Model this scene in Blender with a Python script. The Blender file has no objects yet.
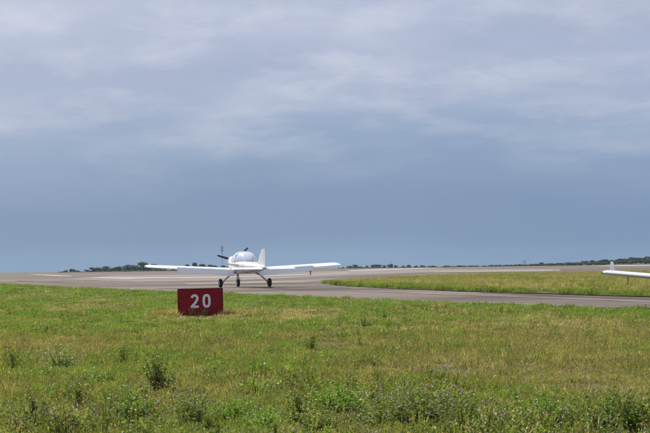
import bpy, bmesh, math, random
import numpy as np
from mathutils import Vector, Matrix, Euler

random.seed(7)
RNG = np.random.default_rng(7)
R = math.radians
SC = bpy.context.scene
COL = SC.collection

# ------------------------------------------------------------------ camera
FPX = 1500.0                       # focal length in photo pixels (photo 650 x 433)
EYE = Vector((0.0, 0.0, 1.20))
PITCH, ROLL = math.atan2(51.0, FPX), R(0.79)
cam_data = bpy.data.cameras.new('camera')
cam_data.sensor_width = 36.0
cam_data.lens = 36.0 * FPX / 650.0
cam_data.clip_start = 0.1
cam_data.clip_end = 12000.0
cam = bpy.data.objects.new('camera', cam_data)
COL.objects.link(cam)
CAMROT = Matrix.Rotation(math.pi / 2 + PITCH, 3, 'X') @ Matrix.Rotation(-ROLL, 3, 'Z')
cam.matrix_world = Matrix.Translation(EYE) @ CAMROT.to_4x4()
SC.camera = cam

# ------------------------------------------------------------------ light
SUN_EL, SUN_AZ = R(41), R(-30)     # azimuth from +Y (away from the camera), negative to the left
sun_dir = Vector((math.sin(SUN_AZ) * math.cos(SUN_EL), math.cos(SUN_AZ) * math.cos(SUN_EL), math.sin(SUN_EL)))
sd = bpy.data.lights.new('sun', 'SUN')
sd.energy = 5.0
sd.angle = R(0.6)
sd.color = (1.0, 0.95, 0.86)
sun = bpy.data.objects.new('sun', sd)
COL.objects.link(sun)
sun.rotation_euler = sun_dir.to_track_quat('Z', 'Y').to_euler()
sun.location = (0, 0, 50)

world = bpy.data.worlds.new('World')
SC.world = world
world.use_nodes = True


def build_world():
    nt = world.node_tree
    nt.nodes.clear()
    N, L = nt.nodes.new, nt.links.new
    out = N('ShaderNodeOutputWorld')
    bg = N('ShaderNodeBackground')
    bg.inputs['Strength'].default_value = 0.73
    L(bg.outputs[0], out.inputs[0])
    sky = N('ShaderNodeTexSky')
    sky.sky_type = 'NISHITA'
    sky.sun_disc = False
    sky.sun_elevation = SUN_EL
    sky.sun_rotation = SUN_AZ
    sky.dust_density = 2.0
    skys = N('ShaderNodeVectorMath'); skys.operation = 'SCALE'
    skys.inputs['Scale'].default_value = 0.09
    L(sky.outputs[0], skys.inputs[0])
    tc = N('ShaderNodeTexCoord')
    sep = N('ShaderNodeSeparateXYZ')
    L(tc.outputs['Generated'], sep.inputs[0])

    def math_(op, a, b=None):
        m = N('ShaderNodeMath'); m.operation = op
        for i, v in enumerate((a, b)):
            if v is None:
                continue
            if isinstance(v, (int, float)):
                m.inputs[i].default_value = v
            else:
                L(v, m.inputs[i])
        return m.outputs[0]
    zc = math_('MAXIMUM', sep.outputs['Z'], 0.0)
    # the cloud deck as a level layer: direction -> place on the deck
    den = math_('ADD', zc, 0.22)
    u = math_('DIVIDE', sep.outputs['X'], den)
    v = math_('DIVIDE', sep.outputs['Y'], den)
    comb = N('ShaderNodeCombineXYZ')
    L(u, comb.inputs[0]); L(v, comb.inputs[1])

    def noise(scale, detail, rough, off, sx=1.0, sy=1.0, dist=0.0):
        mp = N('ShaderNodeMapping')
        mp.inputs['Location'].default_value = off
        mp.inputs['Scale'].default_value = (sx, sy, 1)
        L(comb.outputs[0], mp.inputs[0])
        n = N('ShaderNodeTexNoise')
        n.inputs['Scale'].default_value = scale
        n.inputs['Detail'].default_value = detail
        n.inputs['Roughness'].default_value = rough
        n.inputs['Distortion'].default_value = dist
        L(mp.outputs[0], n.inputs['Vector'])
        return n.outputs['Fac']
    n1 = noise(2.1, 5, 0.50, (4.6, 1.7, 0), 1.0, 1.15, 0.0)
    n2 = noise(4.6, 9, 0.62, (7.7, 4.2, 0), 1.0, 1.15, 0.25)
    n3 = noise(1.2, 3, 0.5, (1.2, 9.1, 0), 1.0, 0.7, 0.0)
    # base colour of the deck by height above the horizon
    elev = N('ShaderNodeMapRange')
    elev.inputs['From Min'].default_value = 0.0
    elev.inputs['From Max'].default_value = 0.25
    L(zc, elev.inputs['Value'])
    wob = math_('ADD', elev.outputs[0], math_('MULTIPLY', math_('SUBTRACT', n3, 0.5), 0.22))
    cr = N('ShaderNodeValToRGB')
    e = cr.color_ramp.elements
    e[0].position = 0.0; e[0].color = (0.215, 0.340, 0.520, 1)
    e[1].position = 1.0; e[1].color = (0.50, 0.55, 0.70, 1)
    for p, c in ((0.08, (0.175, 0.285, 0.465)), (0.18, (0.172, 0.278, 0.465)), (0.32, (0.250, 0.352, 0.540)),
                 (0.46, (0.375, 0.445, 0.620)), (0.66, (0.450, 0.505, 0.670))):
        x = e.new(p); x.color = (*c, 1)
    L(wob, cr.inputs[0])
    # cloud billows: lighter folds and darker bellies, fading into the rain curtain at the horizon
    up = N('ShaderNodeMapRange'); up.interpolation_type = 'SMOOTHSTEP'
    up.inputs['From Min'].default_value = 0.03
    up.inputs['From Max'].default_value = 0.15
    L(zc, up.inputs['Value'])
    b1 = N('ShaderNodeMapRange'); b1.inputs['From Min'].default_value = 0.50; b1.inputs['From Max'].default_value = 0.72
    L(n1, b1.inputs['Value'])
    b2 = N('ShaderNodeMapRange'); b2.inputs['From Min'].default_value = 0.47; b2.inputs['From Max'].default_value = 0.72
    L(n2, b2.inputs['Value'])
    lightf = math_('MULTIPLY', math_('ADD', math_('MULTIPLY', b1.outputs[0], 0.45), math_('MULTIPLY', b2.outputs[0], 0.44)), up.outputs[0])
    mixl = N('ShaderNodeMix'); mixl.data_type = 'RGBA'
    L(lightf, mixl.inputs['Factor'])
    L(cr.outputs[0], mixl.inputs['A'])
    mixl.inputs['B'].default_value = (0.76, 0.77, 0.85, 1)
    d1 = N('ShaderNodeMapRange'); d1.inputs['From Min'].default_value = 0.50; d1.inputs['From Max'].default_value = 0.30
    L(n1, d1.inputs['Value'])
    darkf = math_('MULTIPLY', math_('MULTIPLY', d1.outputs[0], 0.38), up.outputs[0])
    mixd = N('ShaderNodeMix'); mixd.data_type = 'RGBA'
    L(darkf, mixd.inputs['Factor'])
    L(mixl.outputs['Result'], mixd.inputs['A'])
    mixd.inputs['B'].default_value = (0.250, 0.320, 0.490, 1)
    fin = N('ShaderNodeMix'); fin.data_type = 'RGBA'
    fin.inputs['Factor'].default_value = 0.90
    L(skys.outputs[0], fin.inputs['A'])
    L(mixd.outputs['Result'], fin.inputs['B'])
    L(fin.outputs['Result'], bg.inputs['Color'])


build_world()
SC.view_settings.view_transform = 'Standard'
SC.view_settings.look = 'None'
SC.view_settings.exposure = 0.45
SC.view_settings.gamma = 1.0
SC.view_settings.use_curve_mapping = False
SC.cycles.use_denoising = True
SC.cycles.max_bounces = 6
SC.cycles.transparent_max_bounces = 8
SC.cycles.volume_bounces = 0

# ------------------------------------------------------------------ terrain profile
ZY = [(-400, 0.0), (5, 0.0), (38, 0.0), (44, 0.05), (50, 0.16), (56, 0.28), (62, 0.34), (70, 0.36),
      (160, 0.46), (300, 0.64), (420, 0.80), (470, 0.74), (560, 0.2), (700, -0.3), (1200, -0.4), (6000, -0.5)]
YK = [p[0] for p in ZY]
ZK = [p[1] for p in ZY]


def gz(y):
    return float(np.interp(y, YK, ZK))


def far_z(x, y):
    """height of the far land: the low rise under the wood at the right"""
    z = gz(y)
    t = min(max((y - 480) / 160, 0), 1)
    s = min(max((x - 60) / 90, 0), 1)
    return z + 1.5 * (t * t * (3 - 2 * t)) * (s * s * (3 - 2 * s))


def ray(px, py):
    d = CAMROT @ Vector(((px - 325.0) / FPX, (216.5 - py) / FPX, -1.0))
    return d / d.y


def at(px, py):
    """where the line of sight of a photo pixel meets the ground"""
    d = ray(px, py)
    a = 3.0
    step = 0.05
    y = a
    while y < 3000:
        if EYE.z + d.z * y <= gz(y):
            return Vector((d.x * y, y, gz(y)))
        y += step * max(1.0, y / 60)
    return Vector((d.x * 3000, 3000, gz(3000)))


def at_dist(px, py, y):
    d = ray(px, py)
    return Vector((d.x * y, y, EYE.z + d.z * y))


# ------------------------------------------------------------------ materials
def new_mat(name):
    m = bpy.data.materials.new(name)
    m.use_nodes = True
    nt = m.node_tree
    nt.nodes.clear()
    out = nt.nodes.new('ShaderNodeOutputMaterial')
    return m, nt, out


def plain(name, col, rough=0.5, metal=0.0, spec=0.5, coat=0.0, dirt=0.12, dirt_scale=3.0, bump=0.0, bump_scale=60.0):
    """painted / rubber / metal surface with slight blotches of wear"""
    m, nt, out = new_mat(name)
    N, L = nt.nodes.new, nt.links.new
    b = N('ShaderNodeBsdfPrincipled')
    b.inputs['Roughness'].default_value = rough
    b.inputs['Metallic'].default_value = metal
    b.inputs['Specular IOR Level'].default_value = spec
    b.inputs['Coat Weight'].default_value = coat
    b.inputs['Coat Roughness'].default_value = 0.08
    tc = N('ShaderNodeTexCoord')
    n = N('ShaderNodeTexNoise')
    n.inputs['Scale'].default_value = dirt_scale
    n.inputs['Detail'].default_value = 6
    n.inputs['Roughness'].default_value = 0.65
    L(tc.outputs['Object'], n.inputs['Vector'])
    mr = N('ShaderNodeMapRange')
    mr.inputs['From Min'].default_value = 0.35
    mr.inputs['From Max'].default_value = 0.7
    mr.inputs['To Min'].default_value = 1.0
    mr.inputs['To Max'].default_value = 1.0 - dirt
    L(n.outputs['Fac'], mr.inputs['Value'])
    vm = N('ShaderNodeVectorMath'); vm.operation = 'SCALE'
    vm.inputs[0].default_value = col
    L(mr.outputs[0], vm.inputs['Scale'])
    L(vm.outputs[0], b.inputs['Base Color'])
    if bump:
        n2 = N('ShaderNodeTexNoise'); n2.inputs['Scale'].default_value = bump_scale; n2.inputs['Detail'].default_value = 4
        L(tc.outputs['Object'], n2.inputs['Vector'])
        bp = N('ShaderNodeBump'); bp.inputs['Strength'].default_value = bump; bp.inputs['Distance'].default_value = 0.01
        L(n2.outputs['Fac'], bp.inputs['Height'])
        L(bp.outputs[0], b.inputs['Normal'])
    L(b.outputs[0], out.inputs[0])
    return m


def ground_mat(name, cols, scales, rough=0.95, stretch=(1, 1, 1), bump=0.4, spec=0.2, bscale=20.0, fine=None):
    """layered noise between several colours, in world metres"""
    m, nt, out = new_mat(name)
    N, L = nt.nodes.new, nt.links.new
    b = N('ShaderNodeBsdfPrincipled')
    b.inputs['Roughness'].default_value = rough
    b.inputs['Specular IOR Level'].default_value = spec
    g = N('ShaderNodeNewGeometry')
    mp = N('ShaderNodeMapping')
    mp.inputs['Scale'].default_value = stretch
    L(g.outputs['Position'], mp.inputs[0])
    prev = None
    for i, (c, s) in enumerate(zip(cols, [None] + list(scales))):
        if prev is None:
            rgb = N('ShaderNodeRGB'); rgb.outputs[0].default_value = (*c, 1)
            prev = rgb.outputs[0]
            continue
        n = N('ShaderNodeTexNoise')
        n.inputs['Scale'].default_value = s
        n.inputs['Detail'].default_value = 7
        n.inputs['Roughness'].default_value = 0.6
        L(mp.outputs[0], n.inputs['Vector'])
        mr = N('ShaderNodeMapRange'); mr.interpolation_type = 'SMOOTHSTEP'
        mr.inputs['From Min'].default_value = 0.42
        mr.inputs['From Max'].default_value = 0.62
        L(n.outputs['Fac'], mr.inputs['Value'])
        mx = N('ShaderNodeMix'); mx.data_type = 'RGBA'
        L(mr.outputs[0], mx.inputs['Factor'])
        L(prev, mx.inputs['A'])
        mx.inputs['B'].default_value = (*c, 1)
        prev = mx.outputs['Result']
    L(prev, b.inputs['Base Color'])
    n2 = N('ShaderNodeTexNoise'); n2.inputs['Scale'].default_value = bscale; n2.inputs['Detail'].default_value = 6
    L(g.outputs['Position'], n2.inputs['Vector'])
    bp = N('ShaderNodeBump'); bp.inputs['Strength'].default_value = bump; bp.inputs['Distance'].default_value = 0.02
    L(n2.outputs['Fac'], bp.inputs['Height'])
    L(bp.outputs[0], b.inputs['Normal'])
    L(b.outputs[0], out.inputs[0])
    return m


def leaf_mat(name, tint=(1, 1, 1), transl=0.4, rough=0.55, spec=0.25, jitter=0.35):
    """blades and leaves: colour stored per blade, varied per plant, light passes through"""
    m, nt, out = new_mat(name)
    N, L = nt.nodes.new, nt.links.new
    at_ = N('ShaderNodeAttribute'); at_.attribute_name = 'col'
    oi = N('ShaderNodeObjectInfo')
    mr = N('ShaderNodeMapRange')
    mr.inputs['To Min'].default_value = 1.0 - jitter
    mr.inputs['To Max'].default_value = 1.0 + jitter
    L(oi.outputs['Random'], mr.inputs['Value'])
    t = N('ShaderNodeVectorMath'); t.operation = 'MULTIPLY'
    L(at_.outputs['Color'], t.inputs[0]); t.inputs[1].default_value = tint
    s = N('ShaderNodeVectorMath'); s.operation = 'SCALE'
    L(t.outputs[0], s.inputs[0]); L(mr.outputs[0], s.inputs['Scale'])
    b = N('ShaderNodeBsdfPrincipled')
    b.inputs['Roughness'].default_value = rough
    b.inputs['Specular IOR Level'].default_value = spec
    L(s.outputs[0], b.inputs['Base Color'])
    tr = N('ShaderNodeBsdfTranslucent')
    s2 = N('ShaderNodeVectorMath'); s2.operation = 'MULTIPLY'
    L(s.outputs[0], s2.inputs[0]); s2.inputs[1].default_value = (1.2, 1.2, 0.75)
    L(s2.outputs[0], tr.inputs['Color'])
    mx = N('ShaderNodeMixShader'); mx.inputs[0].default_value = transl
    L(b.outputs[0], mx.inputs[1]); L(tr.outputs[0], mx.inputs[2])
    L(mx.outputs[0], out.inputs[0])
    return m


M = {}
M['soil'] = ground_mat('soil_and_thatch', [(0.075, 0.082, 0.030), (0.065, 0.090, 0.026), (0.10, 0.098, 0.040), (0.062, 0.05, 0.030)],
                       [0.6, 1.9, 0.9], bscale=30)
M['asphalt'] = ground_mat('worn_asphalt', [(0.086, 0.067, 0.056), (0.185, 0.155, 0.133), (0.056, 0.043, 0.036), (0.135, 0.102, 0.078)],
                          [0.028, 0.08, 0.25], stretch=(0.30, 1.0, 1), bump=0.25, bscale=40)
M['concrete'] = ground_mat('bleached_concrete', [(0.30, 0.275, 0.255), (0.40, 0.375, 0.35), (0.20, 0.175, 0.16)], [0.09, 0.3],
                           stretch=(0.4, 1, 1), bump=0.2, bscale=30)
M['pale_asphalt'] = ground_mat('pale_worn_asphalt', [(0.19, 0.163, 0.143), (0.26, 0.23, 0.205), (0.13, 0.108, 0.095)], [0.09, 0.4],
                               stretch=(0.3, 1, 1), bump=0.2, bscale=30)
M['tar_and_shadow'] = ground_mat('tar_repair_and_shadow', [(0.065, 0.052, 0.047), (0.095, 0.077, 0.069)], [0.4], stretch=(0.4, 1, 1), bump=0.2, bscale=30)  # tar repairs, and the dark tone of the painted aircraft shadow
M['old_paint'] = ground_mat('worn_white_paint', [(0.50, 0.49, 0.47), (0.38, 0.36, 0.34)], [0.4], bump=0.15, bscale=30)
M['grass'] = leaf_mat('grass_blade', tint=(1.54, 1.44, 1.12), transl=0.42, jitter=0.40, spec=0.30)
M['leaf'] = leaf_mat('weed_leaf', tint=(1.60, 1.62, 1.15), transl=0.45, rough=0.5)
M['tree_leaf'] = leaf_mat('tree_leaf', transl=0.25, jitter=0.25)
M['bark'] = plain('bark', (0.10, 0.075, 0.055), 0.9, dirt=0.4, dirt_scale=2.0, bump=0.5, bump_scale=20)


# ------------------------------------------------------------------ object helpers
def tag(o, label=None, cat=None, group=None, kind=None):
    if label: o['label'] = label
    if cat: o['category'] = cat
    if group: o['group'] = group
    if kind: o['kind'] = kind
    return o


def link(name, me, mat=None, parent=None, smooth=False, sharp=None):
    o = bpy.data.objects.new(name, me)
    COL.objects.link(o)
    if mat: me.materials.append(mat)
    if parent: o.parent = parent
    if smooth:
        me.polygons.foreach_set('use_smooth', [True] * len(me.polygons))
        if sharp:
            me.set_sharp_from_angle(angle=R(sharp))
    me.update()
    return o


def from_bm(name, bm, mat=None, parent=None, smooth=False, sharp=35):
    bmesh.ops.recalc_face_normals(bm, faces=bm.faces[:])
    me = bpy.data.meshes.new(name)
    bm.to_mesh(me)
    bm.free()
    return link(name, me, mat, parent, smooth, sharp)


def pyobj(name, v, f, mat=None, parent=None, smooth=False, sharp=35):
    bm = bmesh.new()
    vs = [bm.verts.new(p) for p in v]
    for q in f:
        try:
            bm.faces.new([vs[i] for i in q])
        except ValueError:
            pass
    return from_bm(name, bm, mat, parent, smooth, sharp)


def empty(name, loc=(0, 0, 0), rz=0.0):
    o = bpy.data.objects.new(name, None)
    o.empty_display_size = 0.2
    COL.objects.link(o)
    o.location = loc
    o.rotation_euler = (0, 0, rz)
    return o


def copy_tree(o, parent=None):
    c = o.copy()
    COL.objects.link(c)
    c.parent = parent
    for ch in o.children:
        copy_tree(ch, c)
    return c


def loft(rings, closed_ends=True):
    v, f = [], []
    n = len(rings[0])
    for r in rings:
        v += [tuple(p) for p in r]
    for i in range(len(rings) - 1):
        for j in range(n):
            k = (j + 1) % n
            f.append((i * n + j, i * n + k, (i + 1) * n + k, (i + 1) * n + j))
    if closed_ends:
        f.append(tuple(range(n))[::-1])
        f.append(tuple(range((len(rings) - 1) * n, len(rings) * n)))
    return v, f


def tube(pts, rad, n=10):
    """round bar along points; rad a number or a list"""
    pts = [Vector(p) for p in pts]
    rs = rad if isinstance(rad, (list, tuple)) else [rad] * len(pts)
    rings = []
    for i, p in enumerate(pts):
        d = (pts[min(i + 1, len(pts) - 1)] - pts[max(i - 1, 0)]).normalized()
        a = d.orthogonal().normalized() if abs(d.z) > 0.95 else d.cross(Vector((0, 0, 1))).normalized()
        b = d.cross(a)
        rings.append([p + (a * math.cos(t) + b * math.sin(t)) * rs[i] for t in [2 * math.pi * k / n for k in range(n)]])
    return loft(rings)


def merge(*vf):
    v, f = [], []
    for a, b in vf:
        o = len(v)
        v += list(a)
        f += [tuple(i + o for i in q) for q in b]
    return v, f


def box(x0, x1, y0, y1, z0, z1):
    v = [(x, y, z) for z in (z0, z1) for y in (y0, y1) for x in (x0, x1)]
    f = [(0, 1, 3, 2), (4, 6, 7, 5), (0, 4, 5, 1), (2, 3, 7, 6), (0, 2, 6, 4), (1, 5, 7, 3)]
    return v, f


def bevelled_box(name, x0, x1, y0, y1, z0, z1, r, mat, parent):
    bm = bmesh.new()
    v, f = box(x0, x1, y0, y1, z0, z1)
    vs = [bm.verts.new(p) for p in v]
    for q in f:
        bm.faces.new([vs[i] for i in q])
    bmesh.ops.bevel(bm, geom=bm.edges[:], offset=r, segments=2, affect='EDGES')
    return from_bm(name, bm, mat, parent, True, 40)


# ------------------------------------------------------------------ value noise for scattering
def vnoise(x, y, scale, seed=0):
    x = np.asarray(x) * scale + seed * 17.31
    y = np.asarray(y) * scale + seed * 9.77
    xi, yi = np.floor(x).astype(np.int64), np.floor(y).astype(np.int64)
    xf, yf = x - xi, y - yi

    def h(a, b):
        n = (a * 374761393 + b * 668265263 + seed * 1442695041) & 0x7fffffff
        n = ((n ^ (n >> 13)) * 1274126177) & 0x7fffffff
        return ((n ^ (n >> 16)) & 0xffff) / 65535.0
    u, v = xf * xf * (3 - 2 * xf), yf * yf * (3 - 2 * yf)
    return (h(xi, yi) * (1 - u) + h(xi + 1, yi) * u) * (1 - v) + (h(xi, yi + 1) * (1 - u) + h(xi + 1, yi + 1) * u) * v


def fbm(x, y, scale, seed=0, oct=3):
    t, a, s = 0, 0.5, 0
    for i in range(oct):
        t = t + a * vnoise(x, y, scale * 2 ** i, seed + i)
        s += a
        a *= 0.5
    return t / s


def inside(px, py, poly):
    px, py = np.asarray(px), np.asarray(py)
    r = np.zeros(px.shape, bool)
    n = len(poly)
    for i in range(n):
        x1, y1 = poly[i][0], poly[i][1]
        x2, y2 = poly[(i + 1) % n][0], poly[(i + 1) % n][1]
        c = ((y1 > py) != (y2 > py))
        with np.errstate(divide='ignore', invalid='ignore'):
            xx = (x2 - x1) * (py - y1) / (y2 - y1 if y2 != y1 else 1e-9) + x1
        r ^= c & (px < xx)
    return r


def seg_dist(px, py, line):
    d = np.full(np.asarray(px).shape, 1e9)
    for a, b in zip(line[:-1], line[1:]):
        ax, ay, bx, by = a[0], a[1], b[0], b[1]
        t = np.clip(((px - ax) * (bx - ax) + (py - ay) * (by - ay)) / ((bx - ax) ** 2 + (by - ay) ** 2), 0, 1)
        d = np.minimum(d, np.hypot(px - ax - t * (bx - ax), py - ay - t * (by - ay)))
    return d


# ------------------------------------------------------------------ the setting
def bumps(x, y):
    """small unevenness of the near meadow, fading out towards the pavement"""
    w = np.clip((34 - y) / 8, 0, 1) * np.clip((9 - np.abs(x)) / 3, 0, 1) * np.clip((y + 2) / 6, 0, 1)
    return w * (0.09 * (fbm(x, y, 0.35, 3, 3) - 0.5) + 0.05 * (fbm(x, y, 1.5, 8, 2) - 0.5))


def build_ground():
    ys = sorted(set([float(y) for y in YK] + list(np.arange(6, 40, 0.5)) + [-60, -150, 500, 530, 600, 640, 900, 2000, 3500]))
    xs = sorted(set(list(np.arange(-10, 10.01, 0.5)) + [-4000, -2000, -1000, -500, -250, -120, -60, -30, -18, 18, 30, 60, 82, 105, 128, 150, 200, 300, 500, 900, 1600, 4000]))
    v = []
    for y in ys:
        for x in xs:
            v.append((x, y, far_z(x, y) + float(bumps(np.array(x), np.array(y)))))
    n = len(xs)
    f = [(j * n + i, j * n + i + 1, (j + 1) * n + i + 1, (j + 1) * n + i) for j in range(len(ys) - 1) for i in range(n - 1)]
    me = bpy.data.meshes.new('ground')
    me.from_pydata(v, [], f)
    o = link('ground', me, M['soil'], None, True)
    tag(o, kind='structure')


def sheet(name, poly, lift, mat, skirt=0.0):
    """a paved or planted sheet that follows the terrain; poly in ground metres"""
    bm = bmesh.new()
    face = bm.faces.new([bm.verts.new((p[0], p[1], 0)) for p in poly])
    y0, y1 = min(p[1] for p in poly), max(p[1] for p in poly)
    for yk in YK:
        if y0 < yk < y1:
            bmesh.ops.bisect_plane(bm, geom=bm.verts[:] + bm.edges[:] + bm.faces[:], plane_co=(0, yk, 0), plane_no=(0, 1, 0))
    bmesh.ops.triangulate(bm, faces=bm.faces[:])
    for v in bm.verts:
        v.co.z = gz(v.co.y) + lift
    if skirt:
        r = bmesh.ops.extrude_edge_only(bm, edges=[e for e in bm.edges if e.is_boundary])
        for g in r['geom']:
            if isinstance(g, bmesh.types.BMVert):
                g.co.z -= skirt
    o = from_bm(name, bm, mat)
    tag(o, kind='structure')
    return o


build_ground()

# near edge of the pavement, as seen, and on into the land outside the picture
edge_px = [(0, 284.2), (30, 285.8), (60, 287.5), (120, 290.8), (175, 292.5), (230, 294), (325, 298), (430, 302.5), (540, 306.5), (650, 310.5)]
EDGE = [at(*p) for p in edge_px]
d0 = (EDGE[0] - EDGE[2]).normalized()
left_far = EDGE[0] + d0 * ((430 - EDGE[0].y) / d0.y)
d1 = (EDGE[-1] - EDGE[-3]).normalized()
right_near = EDGE[-1] + d1 * 40
EDGE_LINE = [(left_far.x, left_far.y)] + [(p.x, p.y) for p in EDGE] + [(right_near.x, right_near.y)]
PAVED = EDGE_LINE + [(260, right_near.y), (260, 430), ]
sheet('apron', PAVED, 0.020, M['asphalt'])

isl_near_px = [(322, 284.2), (345, 287.0), (400, 289.8), (450, 291.8), (500, 293.6), (560, 295.2), (650, 298.2)]
isl_far_px = [(650, 272.6), (600, 273.6), (560, 274.2), (500, 275.0), (480, 275.4), (440, 277.0), (400, 279.2), (345, 282.4)]
IN_ = [at(*p) for p in isl_near_px]
IF_ = [at(*p) for p in isl_far_px]
dn = (IN_[-1] - IN_[-2]).normalized()
df = (IF_[0] - IF_[1]).normalized()
ISLAND = [(p.x, p.y) for p in IN_] + [(IN_[-1].x + dn.x * 26, IN_[-1].y + dn.y * 26), (IF_[0].x + df.x * 40, IF_[0].y + df.y * 40)] + [(p.x, p.y) for p in IF_]
sheet('grass_island', ISLAND, 0.055, M['soil'], skirt=0.08)


def px_sheet(name, px, lift, mat):
    sheet(name, [(p.x, p.y) for p in (at(*q) for q in px)], lift, mat)


# worn pale runway beyond the aircraft, brighter concrete and painted strips lying on it
px_sheet('runway', [(60, 279.6), (135, 282.0), (235, 281.0), (310, 277.5), (352, 275.4), (430, 272.6), (560, 271.5), (560, 269.3), (440, 269.6), (345, 271.0), (240, 274.2), (120, 275.6)], 0.032, M['pale_asphalt'])
px_sheet('concrete_strip', [(79, 277.8), (100, 277.7), (150, 277.6), (235, 276.9), (300, 274.7), (346, 273.1), (352, 273.5), (300, 275.5), (235, 278.0), (150, 278.8), (128, 279.8)], 0.044, M['concrete'])
px_sheet('concrete_strip', [(28, 274.3), (45, 274.6), (72, 276.1), (71, 276.6), (48, 275.8)], 0.032, M['concrete'])
px_sheet('concrete_strip', [(345, 270.6), (380, 268.9), (432, 268.2), (445, 268.6), (400, 270.0), (352, 271.4)], 0.044, M['concrete'])
px_sheet('runway_marking', [(430, 272.2), (478, 271.35), (552, 270.25), (556, 270.6), (500, 271.7), (440, 272.5)], 0.044, M['concrete'])
px_sheet('runway_marking', [(586, 266.0), (620, 265.5), (680, 264.8), (680, 265.2), (622, 266.05)], 0.032, M['old_paint'])
px_sheet('concrete_strip', [(180, 283.8), (330, 279.5), (338, 280.2), (300, 283.0), (190, 285.4)], 0.032, M['pale_asphalt'])


px_sheet('taxiway_line', [(392, 300.2), (450, 302.0), (540, 305.2), (650, 309.0), (650, 309.6), (540, 305.8), (450, 302.6), (392, 300.6)], 0.030, M['pale_asphalt'])
px_sheet('taxiway_line', [(352, 291.4), (450, 295.2), (560, 299.0), (650, 302.2), (650, 302.9), (560, 299.6), (450, 295.7), (352, 291.8)], 0.030, M['pale_asphalt'])
px_sheet('tar_and_shadow_patch', [(268, 287.6), (340, 287.2), (352, 289.0), (300, 290.2), (262, 289.4)], 0.030, M['tar_and_shadow'])  # dark sheet: the aircraft's shadow painted on the pavement right of its wheels
px_sheet('tar_and_shadow_patch', [(20, 280.6), (78, 283.0), (74, 283.7), (16, 281.4)], 0.030, M['tar_and_shadow'])
px_sheet('tar_and_shadow_patch', [(480, 292.9), (560, 295.9), (650, 299.2), (650, 300.4), (560, 297.0), (480, 293.6)], 0.030, M['tar_and_shadow'])

# ------------------------------------------------------------------ far trees, mast, posts
def add_cols(me, cols):
    a = me.color_attributes.new('col', 'FLOAT_COLOR', 'POINT')
    c = np.ones((len(me.vertices), 4), np.float32)
    c[:, :3] = cols
    a.data.foreach_set('color', c.ravel())


def crown_mesh(name, seed, lobes, leaf, n, dark, light):
    """leaf clumps spread over and through uneven lobes; unit-height tree"""
    r = np.random.default_rng(seed)
    V, F, C = [], [], []
    for i in range(n):
        lx, ly, lz, lr, lh = lobes[r.integers(len(lobes))]
        d = r.normal(size=3); d /= np.linalg.norm(d)
        rad = r.uniform(0.45, 1.05) ** 0.7
        p = np.array([lx, ly, lz]) + d * np.array([lr, lr, lh]) * rad
        a = r.normal(size=3); a /= np.linalg.norm(a)
        b = np.cross(a, r.normal(size=3)); b /= np.linalg.norm(b)
        s = leaf * r.uniform(0.6, 1.3)
        k = len(V)
        V += [p - a * s, p + b * s * 0.55, p + a * s, p - b * s * 0.55]
        F.append((k, k + 1, k + 2, k + 3))
        c = np.array(dark) + (np.array(light) - np.array(dark)) * r.random()
        C += [c] * 4
    me = bpy.data.meshes.new(name)
    me.from_pydata([tuple(p) for p in V], [], F)
    add_cols(me, np.array(C))
    me.materials.append(M['tree_leaf'])
    return me


def trunk_mesh(name, seed, h):
    r = random.Random(seed)
    parts = [tube([(0, 0, 0), (0.01, 0.0, h * 0.5), (r.uniform(-.03, .03), 0, h)], [0.035, 0.026, 0.012], 7)]
    for k in range(4):
        a = r.uniform(0, 6.28)
        z0 = h * r.uniform(0.45, 0.8)
        parts.append(tube([(0, 0, z0), (0.12 * math.cos(a), 0.12 * math.sin(a), z0 + 0.12), (0.22 * math.cos(a), 0.22 * math.sin(a), z0 + 0.28)], [0.014, 0.009, 0.004], 5))
    v, f = merge(*parts)
    me = bpy.data.meshes.new(name)
    me.from_pydata(v, [], f)
    me.materials.append(M['bark'])
    return me


TREE_KINDS = []
for s in range(6):
    rr = random.Random(50 + s)
    lob = []
    for k in range(rr.randint(8, 11)):
        a = rr.uniform(0, 6.28); q = rr.uniform(0.02, 0.26)
        lob.append((q * math.cos(a), q * math.sin(a), rr.uniform(0.26, 0.84) , rr.uniform(0.17, 0.27), rr.uniform(0.13, 0.2)))
    TREE_KINDS.append((crown_mesh('tree_crown', 60 + s, lob, 0.05, 2200, (0.022, 0.042, 0.020), (0.060, 0.095, 0.032)), trunk_mesh('tree_trunk', s, 0.72)))
BUSH_KINDS = []
for s in range(4):
    rr = random.Random(90 + s)
    lob = []
    for k in range(6):
        lob.append((rr.uniform(-.5, .5), rr.uniform(-.3, .3), rr.uniform(0.25, 0.6), rr.uniform(0.22, 0.4), rr.uniform(0.2, 0.35)))
    BUSH_KINDS.append((crown_mesh('bush_crown', 160 + s, lob, 0.07, 1100, (0.035, 0.058, 0.022), (0.085, 0.110, 0.038)), trunk_mesh('bush_trunk', 30 + s, 0.4)))


def far_tree(px, dist, hpx, label, group, kinds, name='tree', wide=1.0, top_px=None, cat='tree'):
    x = (ray(px, 268).x) * dist
    z = far_z(x, dist)
    base_vis = max(z, EYE.z + (0.80 - EYE.z) / 420 * dist) if dist > 470 else z
    h = (base_vis - z) + hpx / FPX * dist
    if kinds is BUSH_KINDS: h /= 0.82
    t = empty(name, (x, dist, z - 0.05), random.uniform(0, 6.28))
    cm, tm = kinds[random.randrange(len(kinds))]
    c = bpy.data.objects.new('crown', cm); COL.objects.link(c); c.parent = t
    k = bpy.data.objects.new('trunk', tm); COL.objects.link(k); k.parent = t
    t.scale = (h * wide, h * wide, h)
    tag(t, label, cat, group)
    return t


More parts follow.
